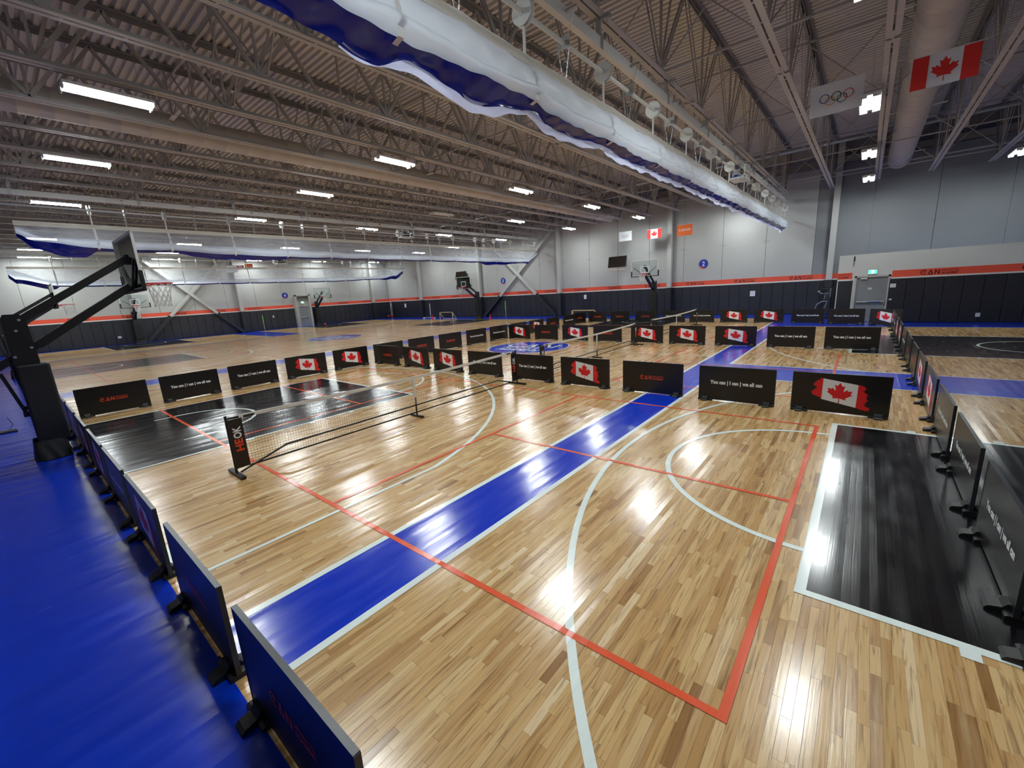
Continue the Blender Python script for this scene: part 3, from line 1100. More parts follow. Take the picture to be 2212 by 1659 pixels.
# bridging between the joists
for i, bx in enumerate((-3.8, 2.6, 8.9, 15.2, 21.5, 27.2)):
    b = MB()
    b.bar((bx, YS, JZ1 - .2), (bx, YW - .3, JZ1 - .2), .05, .05)
    if i % 2 == 0 or i == 5:
        b.bar((bx + .2, YS, JZ0 + .2), (bx + .2, YW - .3, JZ0 + .2), .04, .04)
    for y0_, y1_ in zip(JY[:-1], JY[1:]):
        b.bar((bx, y0_, JZ0 + .15), (bx, y1_, JZ1 - .2), .028, .028)
        b.bar((bx, y0_, JZ1 - .2), (bx, y1_, JZ0 + .15), .028, .028)
    b.build('bridging', [M['steel']], ce)


# ducts
def duct(name, label, y, z, r, x0, x1, m, flanges, hang=True):
    t = thing(name, label, 'duct', (x0, y, z))
    b = MB()
    n = int((x1 - x0) / .6)
    pts = []; rs = []
    for i in range(n + 1):
        q = (x1 - x0) * i / n
        for dx, dr in ((-.012, 0), (0, .007), (.012, 0)):
            pts.append((max(0, q + dx), 0, 0)); rs.append(r + dr)
    pts[0] = (0, 0, 0); pts[1] = (.004, 0, 0); pts[2] = (.008, 0, 0)
    b.tube(pts, rs, 28)
    b.build('duct_run', [m], t, smooth=True)
    for fx in flanges:
        f = MB()
        f.box(fx - x0 - .06, fx - x0 + .06, -r - .42, r + .42, r * .25, r * .25 + .02)
        f.build('cross_plate', [M['white']], t)
        for s in (-1, 1):
            MB().bar((fx - x0, s * (r + .02), 0), (fx - x0, s * (r + .02), ZC - z), .03, .004).build('hanger', [M['galv']], t)
    return t


duct('round_duct', 'large round cream ceiling duct running beside the hanging flags at right', -1.12, 7.95, .46, XS + .1, 29.0, M['duct'], (12.0, 20.5, 28.4))
duct('round_duct', 'large round cream duct crossing the roof over the near left court', 15.2, 7.52, .35, XS + .1, 29.2, M['duct'], (2, 11, 20))
t = thing('roof_pipe', 'slim grey roof pipe running beside the big right-hand duct', 'pipe', (0, -2.9, 8.3))
p = MB(); p.tube([(XS + .2, 0, 0), (24.0, 0, 0), (24.35, 0, -.05), (24.4, 0, -.4)], .09, 12)
p.build('pipe_run', [M['steel']], t, smooth=True)
t = thing('cross_pipe', 'thick grey main pipe crossing under the roof near the end wall', 'pipe', (25.9, 0, 8.75))
p = MB(); p.tube([(0, YS + .2, 0), (0, YW - 1, 0)], .11, 12)
p.build('pipe_run', [M['galv']], t, smooth=True)
for yy in range(-6, 44, 5):
    MB().bar((0, yy, .1), (0, yy, .8), .012, .012).build('hanger', [M['steel']], t)

# ------------------------------------------------------------------ ceiling lights
LZ = 6.90
ROWS = [(-4.85, [26.4]), (0.0, [.28, 7.36, 14.21, 20.9, 26.9]), (6.3, [.28, 7.36, 14.21, 20.9, 28.0]), (12.24, [.28, 7.36, 14.21, 20.8, 27.36]),
        (17.84, [.28, 7.36, 15.05, 20.8, 27.36]), (24.94, [.28, 7.36, 14.21, 20.8, 27.36]), (31.07, [27.4]),
        (36.3, [.28, 7.36, 14.21, 20.8, 27.36]), (42.3, [.28, 7.36]), (44.9, [.28, 7.5, 14.4, 20.8, 27.36])]
ROWN = ['beyond the red and white flag', 'over the cross courts', 'beside the big raised curtain', 'over the nearest white net', 'over the long back row of boards',
        'just before the second raised curtain', 'seen through the second curtain', 'behind the second raised curtain', 'above the third raised curtain', 'close to the far left wall']
hmesh = MB().cbox(-.72, .72, -.24, .24, .03, .09, .012)
for s in (-1, 1):
    hmesh.cbox(-.72, -.69, s * .14 - .085, s * .14 + .085, -.035, .04, .008).cbox(.69, .72, s * .14 - .085, s * .14 + .085, -.035, .04, .008)
hmesh = hmesh.mesh('housing', [M['white']])
tmesh = MB()
seg = []
for i in range(7):
    a = PI + PI * i / 6
    seg.append((math.cos(a) * .078, math.sin(a) * .022))
tm = MB()
tm.add([(-.69, y_, z_) for y_, z_ in seg] + [(.69, y_, z_) for y_, z_ in seg], [(i, i + 1, 7 + i + 1, 7 + i) for i in range(6)] + [tuple(range(7)), tuple(7 + i for i in reversed(range(7)))])
tmesh_on = tm.mesh('tube', [M['tube']])
tmesh_off = tm.mesh('tube', [M['white']])
wmesh = MB()
s = 0
wmesh.bar((s * .55, 0, .34), (s * .55, 0, 1.2), .006, .006)
wmesh.bar((s * .55, -.2, .09), (s * .55, 0, .35), .006, .006).bar((s * .55, .2, .09), (s * .55, 0, .35), .006, .006)
wmesh = wmesh.mesh('hanging_wire', [M['galv']])
for (ry, rx), rn in zip(ROWS, ROWN):
    for i, x in enumerate(rx):
        off = (abs(ry - 17.84) < .1 and i == 2)
        z = LZ if ry < 44 else 6.66
        y = ry + (.75 if off else 0)
        if off:
            lab = 'unlit twin-tube ceiling light, a plain pale panel ' + rn
        elif len(rx) == 1:
            lab = 'lit twin-tube ceiling light ' + rn
        else:
            where = ('nearest', 'second nearest', 'middle', 'second farthest', 'farthest')[i] if len(rx) == 5 else ('nearest', 'farthest')[i]
            lab = 'lit ceiling light %s, %s of its row' % (rn, where)
        t = thing('ceiling_light', lab, 'light', (x, y, z), 0, 'hall ceiling lights')
        link('housing', hmesh, t)
        for s in (-1, 1):
            link('tube', tmesh_off if off else tmesh_on, t, (0, s * .14, .03))
        for s in (-1, 1):
            link('hanging_wire', wmesh, t, (s * .55, 0, 0))

# ------------------------------------------------------------------ court barriers
BL, BH = 1.38, .72
pan = MB().mat(0).cbox(-BL / 2, BL / 2, -.014, .014, .035, BH, .004).mesh('board', [M['board']])
trim = MB().box(-BL / 2, BL / 2, -.016, .016, BH - .008, BH + .004).box(-BL / 2 - .004, -BL / 2 + .008, -.016, .016, .035, BH).box(BL / 2 - .008, BL / 2 + .004, -.016, .016, .035, BH)
trim.box(-BL / 2 + .2, BL / 2 - .2, -.012, .012, .018, .036)
trim = trim.mesh('edge_trim', [M['edge']])
ft = MB()
fp = [(-.14, 0), (.14, 0), (.14, .018), (.12, .036), (.055, .05), (.03, .085), (-.03, .085), (-.055, .05), (-.12, .036), (-.14, .018)]
ft.prism(fp, lambda a, b, c: (c - .055, a, b), .11)
ft.prism([(-.06, 0), (.06, 0), (.06, .03), (.04, .04), (-.04, .04), (-.06, .03)], lambda a, b, c: (c - .13, a * .9, b), .26)
foot = ft.mesh('foot', [M['rubber']])
pf = lambda u, v, w_: (u, -.0165, v)      # print on the side facing local -Y


def flag_print():
    polyL = [(-.235, .635), (-.262, .64), (-.285, .612), (-.275, .60), (-.335, .585), (-.318, .572), (-.365, .548), (-.345, .535), (-.382, .515), (-.35, .485), (-.322, .462), (-.30, .452), (-.345, .435), (-.335, .425), (-.372, .408), (-.362, .395), (-.402, .372), (-.388, .352), (-.378, .33), (-.34, .305), (-.29, .288), (-.235, .262)]
    polyR = [(.255, .555), (.30, .548), (.352, .525), (.34, .512), (.378, .498), (.35, .482), (.36, .465), (.325, .455), (.352, .438), (.342, .425), (.395, .405), (.38, .392), (.405, .372), (.368, .356), (.39, .34), (.378, .318), (.402, .298), (.405, .275), (.37, .26), (.385, .242), (.352, .228), (.375, .208), (.36, .195), (.40, .175), (.445, .15), (.425, .135), (.44, .118), (.40, .108), (.34, .115), (.255, .145)]
    out = []
    for p_ in (polyL, polyR):
        tris = tessellate_polygon([[Vector((a, b, 0)) for a, b in p_]])
        out.append(MB().add([pf(a, b, 0) for a, b in p_], tris))
    return out


fp_red = flag_print()
fp_white = MB()
quad(fp_white, [(-.235, .63), (-.245, .25), (.25, .145), (.26, .55)], pf)
leafm = MB()
leaf(leafm, .01, .195, .375, lambda u, v, w_: (u, -.0185, v), shear=-.12, wscale=1.05)
PRINT = {
    'flag': [('red_brush_print', fp_red[0].mesh('red_brush_print', [M['red_p']])), ('red_brush_print', fp_red[1].mesh('red_brush_print', [M['red_p']])), ('white_print', fp_white.mesh('white_print', [M['white_p']])), ('leaf_print', leafm.mesh('leaf_print', [M['red_p']]))],
    'logo': [('logo_print', club_logo(MB(), -.27, .325, .54, pf).mesh('logo_print', [M['orange_p']]))],
    'text': [('slogan_print', put_text(MB(), 'You can | I can | we all can', -.475, .475, .333, .435, pf, .05).mesh('slogan_print', [M['white_p']]))],
    'none': []}
PN = {'flag': 'maple leaf flag print', 'logo': 'orange club logo', 'text': 'white slogan', 'none': 'no print on the visible face'}
bcount = {}


def barrier(x, y, rot, kind, label, group):
    t = thing('court_barrier', label, 'barrier', (x, y, .001), rot, group)
    link('board', pan, t)
    link('edge_trim', trim, t)
    for s in (-1, 1):
        link('foot', foot, t, (s * (BL / 2 - .13), 0, 0))
    for nm, me_ in PRINT[kind]:
        link(nm, me_, t)
    return t


# back row: along X, faces the viewer's side (-Y)
XB = [-0.66, 1.0, 2.66, 4.34, 6.02, 7.70, 9.38, 11.08, 12.82, 14.52, 16.2, 17.9, 19.62, 21.5, 23.45]
KB = ['logo', 'text', 'text', 'flag', 'flag', 'logo', 'logo', 'logo', 'text', 'text', 'text', 'flag', 'logo', 'text', 'logo']
for i, (x, k) in enumerate(zip(XB, KB)):
    barrier(x, 14.37 + (.35 if i == 14 else 0), -.12 if i == 14 else 0, k, 'black board, %s, %s from left in the long back row' % (PN[k], ORD[i]), 'boards of the long back row')
YC = [13.43, 11.72, 10.06, 8.38, 6.56, 4.92, 3.18, 1.46, -.19]
for x, ks, rn, gp in ((7.0, ['logo', 'flag', 'flag', 'text', 'text', 'flag', 'logo', 'text', 'flag'], 'nearest cross row', 'boards of the nearest cross row'),
                      (15.08, ['flag', 'logo', 'flag', 'logo', 'flag', 'flag', 'flag', 'text', 'text'], 'middle cross row', 'boards of the middle cross row')):
    for i, (y, k) in enumerate(zip(YC, ks)):
        barrier(x, y, -PI / 2, k, 'black board, %s, %s from left in the %s' % (PN[k], ORD[i], rn), gp)
for i, (x, y, r, k) in enumerate([(24.4, 13.85, -PI / 2, 'logo'), (24.45, 12.2, -PI / 2, 'logo'), (24.4, 10.4, -PI / 2, 'logo'), (24.35, 8.6, -PI / 2, 'text'), (24.35, 6.95, -PI / 2, 'text'),
                                  (24.3, 5.22, -PI / 2, 'flag'), (24.25, 3.5, -PI / 2, 'flag'), (23.95, 1.75, -PI / 2 - .04, 'text'), (23.5, .2, -PI / 2 - .1, 'text'), (22.85, -1.2, -PI / 2 - .7, 'flag')]):
    barrier(x, y, r, k, 'black board, %s, %s from left in the farthest cross row' % (PN[k], ORD[i]), 'boards of the farthest cross row')
YL = [1.70, 3.36, 5.15, 6.75, 8.30, 9.95, 11.6, 13.25]
for i, (y, k) in enumerate(zip(YL, ['logo', 'logo', 'flag', 'text', 'flag', 'flag', 'flag', 'logo'])):
    barrier(-1.61, y, -PI / 2, k, 'black board, %s, %s nearest along the blue side floor' % (PN[k], ORD[i]), 'boards along the blue left floor')
XR = [.95, 2.62, 4.34, 6.03, 7.77, 9.5, 11.14, 12.85, 14.6, 16.55, 18.4, 20.1, 21.6]
for i, (x, k) in enumerate(zip(XR, ['text', 'text', 'text', 'text', 'flag', 'flag', 'logo', 'logo', 'text', 'flag', 'flag', 'text', 'text'])):
    barrier(x, -1.41, PI, k, 'black board, %s, %s nearest in the row beside the black key' % (PN[k], ORD[i]), 'boards of the right side row')


# ------------------------------------------------------------------ pickleball nets
def pball_net(x0, x1, y, label, idx):
    t = thing('portable_net', label, 'net', ((x0 + x1) / 2, y, 0), 0, 'portable court nets')
    L = x1 - x0; a = -L / 2; b = L / 2
    for s, e in ((-1, a), (1, b)):
        p = MB().cyl((e, 0, .03), (e, 0, .93), .019, 12)
        po = p.build('post', [M['black']], t, smooth=False)
        MB().cbox(e - .035, e + .035, -.29, .29, .004, .045, .008).build('post_foot', [M['black']], po)
    fr_ = MB().tube([(a + .05, 0, .03), (a + .76, 0, .25), (b - .76, 0, .25), (b - .05, 0, .03)], .016, 8)
    fr_.build('base_frame', [M['black']], t)
    c = MB().cyl((0, .0, .03), (0, .0, .42), .017, 10)
    co = c.build('centre_leg', [M['black']], t)
    MB().cbox(-.03, .03, -.2, .2, .004, .04, .008).build('centre_foot', [M['black']], co)
    hi = lambda u: .86 + .055 * (2 * abs(u) / L) ** 1.5
    tpz = MB()
    tpz.grid(lambda i, j: (a + .17 + (L - .34) * i, (-.006 if j < .5 else .006), hi(a + L * i) - .05 * (1 - abs(2 * j - 1))), 40, 2)
    n = 40
    tape = MB()
    for i in range(n):
        xa = a + .17 + (L - .34) * i / n; xb = a + .17 + (L - .34) * (i + 1) / n
        tape.add([(xa, -.006, hi(xa) - .055), (xb, -.006, hi(xb) - .055), (xb, -.006, hi(xb)), (xa, -.006, hi(xa)), (xa, .006, hi(xa) - .055), (xb, .006, hi(xb) - .055), (xb, .006, hi(xb)), (xa, .006, hi(xa))],
                 [(0, 1, 2, 3), (5, 4, 7, 6), (3, 2, 6, 7), (0, 4, 5, 1)])
    tape.build('top_tape', [M['strap']], t)
    st = MB().box(-.026, .026, -.009, .009, .28, hi(0) - .05)
    st.build('centre_strap', [M['strap']], t)
    st = MB()
    for s, e in ((-1, a), (1, b)):
        u0, u1 = sorted((e - s * .02, e - s * .20)); st.box(u0, u1, -.004, .004, .865, .895)
        u0, u1 = sorted((e - s * .23, e - s * .38)); st.box(u0, u1, -.01, -.006, .855, .885)
    st.build('buckle_strap', [M['black']], t)
    nb = MB()
    ww = .0028
    step = .043
    k = int((L - .4) / step)
    for i in range(k + 1):
        xx = a + .2 + (L - .4) * i / k
        nb.add([(xx - ww / 2, 0, .10), (xx + ww / 2, 0, .10), (xx + ww / 2, 0, hi(xx) - .05), (xx - ww / 2, 0, hi(xx) - .05)], [(0, 1, 2, 3)])
    for j in range(1, 18):
        m_ = 20
        for i in range(m_):
            xa = a + .2 + (L - .4) * i / m_; xb = a + .2 + (L - .4) * (i + 1) / m_
            za = .10 + (hi(xa) - .15) * j / 18; zb = .10 + (hi(xb) - .15) * j / 18
            nb.add([(xa, .0005, za - ww / 2), (xb, .0005, zb - ww / 2), (xb, .0005, zb + ww / 2), (xa, .0005, za + ww / 2)], [(0, 1, 2, 3)])
    nb.build('mesh', [M['cordb']], t, kind='stuff')
    MB().box(a + .2, b - .2, -.006, .006, .085, .11).build('bottom_tape', [M['black']], t)
    for s, e in ((-1, a), (1, b)):
        u0, u1 = sorted((e - s * .015, e - s * .2))
        bn = MB().box(u0, u1, -.008, .008, .10, .86).build('end_banner', [M['board']], t)
        lt = MB()
        # lettering reads upwards
        f = lambda u, v, w_: ((u0 + u1) / 2 + (-.06 + v) * (1 if s < 0 else 1), -.0095, u)
        g2 = lambda u, v, w_: ((u0 + u1) / 2 + .055 - v, -.0095, u)
        put_text(lt, 'OK', .56, .74, 0, .11, g2, .03)
        lt.build('banner_text_white', [M['white_p']], bn)
        lt = MB(); put_text(lt, 'HE', .36, .55, 0, .11, g2, .03)
        lt.build('banner_text_orange', [M['orange_p']], bn)


pball_net(-.34, 6.45, 6.69, 'nearest portable net, black frame with white top tape on the left court', 0)
pball_net(7.58, 14.35, 6.69, 'middle portable net, standing between the two nearer cross rows of boards', 1)
pball_net(15.75, 22.55, 6.69, 'farthest portable net, its white tape slanting up before the end wall', 2)


# ------------------------------------------------------------------ basketball hoops
def hoop_parts(t, detail=2):
    """local x: from the mast towards the court; the rim's centre is at x=0"""
    bb = MB().box(-.41, -.395, -.90, .90, 2.91, 3.94).build('backboard', [M['glass']], t)
    f = MB()
    for q in ((-.915, -.86, 2.9, 3.95), (.86, .915, 2.9, 3.95)):
        f.box(-.425, -.385, q[0], q[1], q[2], q[3])
    f.box(-.425, -.385, -.915, .915, 3.90, 3.95).box(-.425, -.385, -.915, .915, 2.9, 2.95)
    f.build('backboard_frame', [M['white']], bb)
    g_ = MB()
    for q in ((-.305, -.255, 3.1, 3.55), (.255, .305, 3.1, 3.55), (-.305, .305, 3.5, 3.55), (-.305, .305, 3.1, 3.15)):
        g_.box(-.392, -.386, q[0], q[1], q[2], q[3])
    g_.build('target_square', [M['white_p']], bb)
    e = MB()
    e.cbox(-.435, -.375, -.93, .93, 2.875, 2.93, .012)
    for s in (-1, 1):
        y0, y1 = sorted((s * .86, s * .94)); e.cbox(-.435, -.375, y0, y1, 2.875, 3.25, .012)
    e.build('edge_padding', [M['vinyl']], bb)
    r = MB()
    r.tube([(.228 * math.cos(2 * PI * i / 28), .228 * math.sin(2 * PI * i / 28), 3.05) for i in range(28)], .011, 8, closed=True)
    r.box(-.385, -.22, -.07, .07, 2.98, 3.045).box(-.39, -.375, -.12, .12, 2.93, 3.09)
    r.bar((-.37, -.05, 2.97), (-.05, -.2, 3.03), .012).bar((-.37, .05, 2.97), (-.05, .2, 3.03), .012)
    ro = r.build('rim', [M['rim']], t)
    nt = MB()
    K = 12
    lv = [(3.04, .228), (2.94, .19), (2.84, .165), (2.74, .15), (2.65, .142), (2.58, .14)]
    for i in range(K):
        for j in range(len(lv) - 1):
            z0, r0 = lv[j]; z1, r1 = lv[j + 1]
            sh = 0.5 if j % 2 else 0.0
            a = 2 * PI * (i + sh) / K
            for s in (-.5, .5):
                b = 2 * PI * (i + sh + s) / K
                nt.tube([(r0 * math.cos(a), r0 * math.sin(a), z0), (r1 * math.cos(b), r1 * math.sin(b), z1)], .0055, 4, caps=False)
    nt.build('net', [M['netw']], ro)
    # arms of the goose neck
    up = MB()
    up.bar((-.42, 0, 3.52), (-1.98, 0, 2.50), .10, .12)
    ua = up.build('upper_arm', [M['black']], t)
    lo = MB()
    lo.bar((-.46, 0, 3.0), (-1.9, 0, 2.02), .16, .13).bar((-1.9, 0, 2.04), (-2.5, 0, 1.66), .14, .12)
    lo.build('lower_arm', [M['black']], t)
    bk = MB()
    bk.bar((-.435, -.74, 3.46), (-.435, -.08, 2.96), .035, .03).bar((-.435, .74, 3.46), (-.435, .08, 2.96), .035, .03)
    bk.box(-.44, -.41, -.09, .09, 3.42, 3.6)
    bk.box(-.44, -.41, -.12, .12, 2.93, 3.15)
    bk.build('board_bracket', [M['black']], t)
    ms = MB()
    ms.prism([(-2.17, 0.0), (-1.96, 0), (-1.93, 1.7), (-1.95, 2.5), (-2.02, 2.58), (-2.20, 2.58), (-2.24, 2.5), (-2.24, 1.55)], lambda a, b, c: (a, c - .14, b), .28)
    mo = ms.build('mast', [M['black']], t)
    bl = MB()
    for p_ in ((-2.03, 2.48), (-1.98, 2.0), (-2.2, 1.86), (-2.10, 2.3)):
        for s in (-1, 1):
            bl.cyl((p_[0], s * .135, p_[1]), (p_[0], s * .155, p_[1]), .022, 8)
    bl.build('bolt', [M['alu']], mo)
    pd = MB()
    pd.grid(lambda i, j: (-2.05 + (.25 + .02 * math.sin(j * 30)) * math.cos(2 * PI * i) ** 1 * (1 if True else 1), .27 * math.sin(2 * PI * i), .3 + 1.42 * j), 1, 1) if False else None
    pd.cbox(-2.24, -1.83, -.23, .23, .3, 1.72, .035)
    pd.build('mast_pad', [M['vinyl']], t)
    sk = MB()
    nn = 40
    def skirt(i, j):
        a = 2 * PI * i
        c, s_ = math.cos(a), math.sin(a)
        m_ = max(abs(c), abs(s_))
        w_ = 1 + .05 * math.sin(9 * a + 5 * j) * (1 - j)
        rx = (.205 + .035 * (1 - j)) * w_; ry = (.235 + .08 * (1 - j)) * w_
        return (-2.10 + rx * c / m_ ** .8, ry * s_ / m_ ** .8, .012 + .34 * j + .012 * math.sin(14 * a) * j * (1 - j) * 4)
    sk.grid(skirt, nn, 6)
    sk.box(-2.28, -1.90, -.24, .24, .005, .02)
    sk.build('pad_skirt', [M['vinyl']], t, smooth=True)
    ln = MB()
    ln.bar((-2.42, .0, 1.60), (-2.27, 0, .86), .06, .05).bar((-2.27, -.06, 1.75), (-2.19, -.06, 1.0), .06, .05)
    ln.bar((-2.30, 0, .95), (-2.1, 0, .97), .09, .06).box(-2.31, -2.22, -.05, .05, .8, .88)
    ln.build('link_strut', [M['black']], t)


def hoop(label, x, y, rot, proto=[None]):
    t = thing('basketball_hoop', label, 'hoop', (x, y, 0), rot, 'basketball hoops of the hall')
    if proto[0] is None:
        hoop_parts(t); proto[0] = t
    else:
        for c in kids(proto[0]):
            dup(c, parent=t)
    return t


hoop('nearest black basketball hoop with padded mast on the blue floor at left', .10, 10.9, 0)
hoop('black basketball hoop partly hidden behind the arms of the nearest hoop', .05, 27.9, 0)
hoop('black basketball hoop beside the TV, before the end wall near sign 2', 25.0, 10.9, PI)
hoop('black basketball hoop before the end wall just left of sign 1', 25.0, 27.9, PI)
hoop('black basketball hoop against the left wall, seen under the nearest rim', 5.05, 43.9, -PI / 2)
hoop('black basketball hoop against the left wall beside the grey door', 20.4, 43.9, -PI / 2)


# ------------------------------------------------------------------ raised divider curtains
def chainlinks(mb, a, b):
    a, b = Vector(a), Vector(b)
    n = max(2, int((b - a).length / .06))
    for i in range(n):
        p = a.lerp(b, i / n); q = a.lerp(b, (i + .85) / n)
        mb.bar(p, q, .022 if i % 2 else .007, .007 if i % 2 else .022, (0, 1, 0))


def curtain(label, y0, x0, x1, wheels, zb_fn, mid_fn, blue_fn, near=False, motor=None, lean=-.16, hem=False):
    t = thing('divider_curtain', label, 'curtain', ((x0 + x1) / 2, y0, 5.8), 0, 'raised divider curtains')
    ox = (x0 + x1) / 2
    X = lambda x: x - ox
    Z = lambda z: z - 5.8
    # carrying tube, hangers
    tb = MB().box(X(x0 - 1.5), X(x1 + .3), -.055, .055, Z(6.68), Z(6.86))
    tb.build('carrying_tube', [M['white']], t)
    xx = 2.45
    hs = [-1.0 + 3.4 * k for k in range(0, 10) if x0 - 1 < -1.0 + 3.4 * k < x1]
    for hx in hs:
        hg = MB().box(X(hx) - .05, X(hx) + .05, -.03, .03, Z(6.86), Z(7.16))
        hg.box(X(hx) - .03, X(hx) + .03, -.24, .24, Z(7.12), Z(7.16))
        for s in (-1, 1):
            for d in (.10, .17):
                hg.bar((X(hx), s * d, Z(7.04)), (X(hx), s * d, Z(7.2)), .012)
        hg.bar((X(hx) + .03, -.07, Z(6.66)), (X(hx) + .03, -.07, Z(6.9)), .012).bar((X(hx) - .03, -.07, Z(6.66)), (X(hx) - .03, -.07, Z(6.9)), .012)
        hg.build('tube_hanger', [M['galv']], t)
    MB().cyl((X(x0 - 1.3), 0, Z(6.36)), (X(x1 + .1), 0, Z(6.36)), .035, 12).build('drive_shaft', [M['white']], t, smooth=True)
    # reels, straps
    rl = MB()
    for s in (-1, 1):
        rl.tube([(s * .035, 0, 0), (s * .045, 0, 0)], .17, 28)
    rl.tube([(-.035, 0, 0), (.035, 0, 0)], .07, 20)
    rl.tube([(-.06, 0, 0), (.06, 0, 0)], .05, 12)
    rm = rl.mesh('reel', [M['white']])
    for i, wx in enumerate(wheels):
        link('reel', rm, t, (X(wx), 0, Z(6.36)))
        st = MB().box(X(wx) - .02, X(wx) + .02, -.012, .012, Z(5.84), Z(6.24))
        zb = zb_fn(wx); zm = mid_fn(wx)
        pth = [(.02, 5.84), (lean * .45 - .04, 5.62), (lean - .03, zm), (lean - .02, zb + .02), (lean + .10, zb - .01)]
        for (ya, za), (yb_, z2) in zip(pth[:-1], pth[1:]):
            st.add([(X(wx) - .035, ya - .012, Z(za)), (X(wx) + .035, ya - .012, Z(za)), (X(wx) + .035 + .0, yb_ - .012, Z(z2)), (X(wx) - .035, yb_ - .012, Z(z2))], [(0, 1, 2, 3)])
        st.build('lift_strap', [M['strap']], t)
    # bearing plates with chains between the reels
    bp = MB().box(-.008, .008, -.12, .12, -.09, .09)
    for s in (-1, 1):
        bp.box(-.02, .02, s * .07 - .012, s * .07 + .012, -.06, -.036).box(-.02, .02, s * .03 - .01, s * .03 + .01, .0, .02)
    for s in (-1, 1):
        bp.bar((0, s * .09, .08), (0, s * .22, .42), .007)
    bp.box(-.025, .025, -.26, .26, .41, .44)
    bpm = bp.mesh('bearing_plate', [M['galv']])
    ch = MB()
    for s in (-1, 1):
        chainlinks(ch, (0, s * .1, -.09), (0, s * .03, -.52))
    chm = ch.mesh('chain', [M['alu']])
    for wa, wb_ in zip(wheels[:-1], wheels[1:]):
        px = wa + (wb_ - wa) * .44
        link('bearing_plate', bpm, t, (X(px), 0, Z(6.36)))
        link('chain', chm, t, (X(px), 0, Z(6.36)))
    # cloth
    N = int((x1 - x0) * (14 if near else 8))
    rr = random.Random(int(y0 * 10))
    ph = [rr.uniform(0, 6) for _ in range(6)]

    def ripple(x, j):
        return .02 * math.sin(x * 3.1 + ph[0] + 2 * j) + .012 * math.sin(x * 7.7 + ph[1] - 3 * j) + .009 * math.sin(x * 15.1 + ph[2] + 5 * j)

    MB().box(X(x0), X(x1 + .25), -.035, .035, Z(5.74), Z(5.82)).build('top_bar', [M['white']], t)
    hm = MB(); hm.grid(lambda i, j: (X(x0 + (x1 - x0) * i), -.04 - .045 * j + ripple(x0 + (x1 - x0) * i, j) * .4, Z(5.83 - .16 * j)), N, 2)
    hm.build('top_hem', [M['net_top']], t, smooth=True)

    def upper(i, j):
        x = x0 + (x1 - x0) * i
        zm = mid_fn(x)
        z = 5.67 + (zm - 5.67) * j
        return (X(x), -.085 + (lean + .085) * j ** .8 - .05 * math.sin(PI * j) + ripple(x, j), Z(z))
    up_ = MB(); up_.grid(upper, N, 6)
    up_.build('netting', [M['net_sheer'] if not near else M['net_near']], t, smooth=True)

    def lower(i, j):
        x = x0 + (x1 - x0) * i
        zm, zb = mid_fn(x), zb_fn(x)
        return (X(x), lean - .09 * math.sin(PI * min(1, j * 1.2)) + .30 * j ** 3 + ripple(x, j + 1), Z(zm + (zb - zm) * j))
    lw_ = MB(); lw_.grid(lower, N, 6)
    lw_.build('folded_netting', [M['net_fold'] if not near else M['net_near']], t, smooth=True)
    if near:
        bk_ = MB(); bk_.grid(lambda i, j: (X(x0 + (x1 - x0) * i), .05 + .10 * j + ripple(x0 + (x1 - x0) * i, j), Z(5.78 + (zb_fn(x0 + (x1 - x0) * i) - 5.70) * j)), N, 4)
        bk_.build('rear_netting', [M['net_sheer']], t, smooth=True)

    def blue(i, j):
        x = x0 + (x1 - x0) * i
        zb, d = zb_fn(x), blue_fn(x)
        dep = .13 + .25 * d
        return (X(x), lean + .03 + dep * math.sin(PI * .5 * j) + ripple(x, j + 3) * 1.2, Z(zb + .05 - (d + .05) * j ** .8))
    b_ = MB(); b_.grid(blue, N, 6)
    b_.build('blue_skirt', [M['blue_v']], t, smooth=True)
    if hem:
        def hf(i, j):
            x = .55 + (x1 - .55) * i
            zb, d = zb_fn(x), blue_fn(x)
            sc = .035 * abs(math.sin(PI * (x - wheels[0]) / 2.43)) + .02 * math.sin(x * 5) + .012 * math.sin(x * 11.3)
            return (X(x), lean + .17 + .25 * d + .05 * j + ripple(x, j), Z(zb - d + .03 - (.085 + sc) * j * min(1, max(.02, (x - .55) / .7))))
        q_ = MB(); q_.grid(hf, N, 4)
        q_.build('lining_hem', [M['hem']], t, smooth=True)
    if motor:
        mx = motor
        m = MB()
        for s in (-1, 1):
            m.box(X(mx) - .45, X(mx) + .45, s * .26 - .02, s * .26 + .02, Z(6.16), Z(6.20)).box(X(mx) - .45, X(mx) + .45, s * .26 - .02, s * .26 + .02, Z(6.62), Z(6.66))
            for e in (-.43, .43):
                m.box(X(mx) + e - .02, X(mx) + e + .02, s * .26 - .02, s * .26 + .02, Z(6.16), Z(6.68))
        m.box(X(mx) - .45, X(mx) - .41, -.28, .28, Z(6.16), Z(6.20)).box(X(mx) + .41, X(mx) + .45, -.28, .28, Z(6.16), Z(6.20))
        m.box(X(mx) - .45, X(mx) + .45, -.28, .28, Z(6.14), Z(6.16))
        mo_ = m.build('motor_cage', [M['white']], t)
        k_ = MB().cbox(X(mx) - .28, X(mx) + .05, .0, .2, Z(6.2), Z(6.52), .03).cyl((X(mx) + .05, .1, Z(6.36)), (X(mx) + .32, .1, Z(6.36)), .11, 16)
        k_.build('motor', [M['sign_blue'] if near else M['black']], mo_)
    return t


def lerp_tab(tab):
    def f(x):
        if x <= tab[0][0]:
            return tab[0][1]
        for (a, va), (b, vb) in zip(tab[:-1], tab[1:]):
            if x <= b:
                k = (x - a) / (b - a); k = k * k * (3 - 2 * k)
                return va + (vb - va) * k
        return tab[-1][1]
    return f


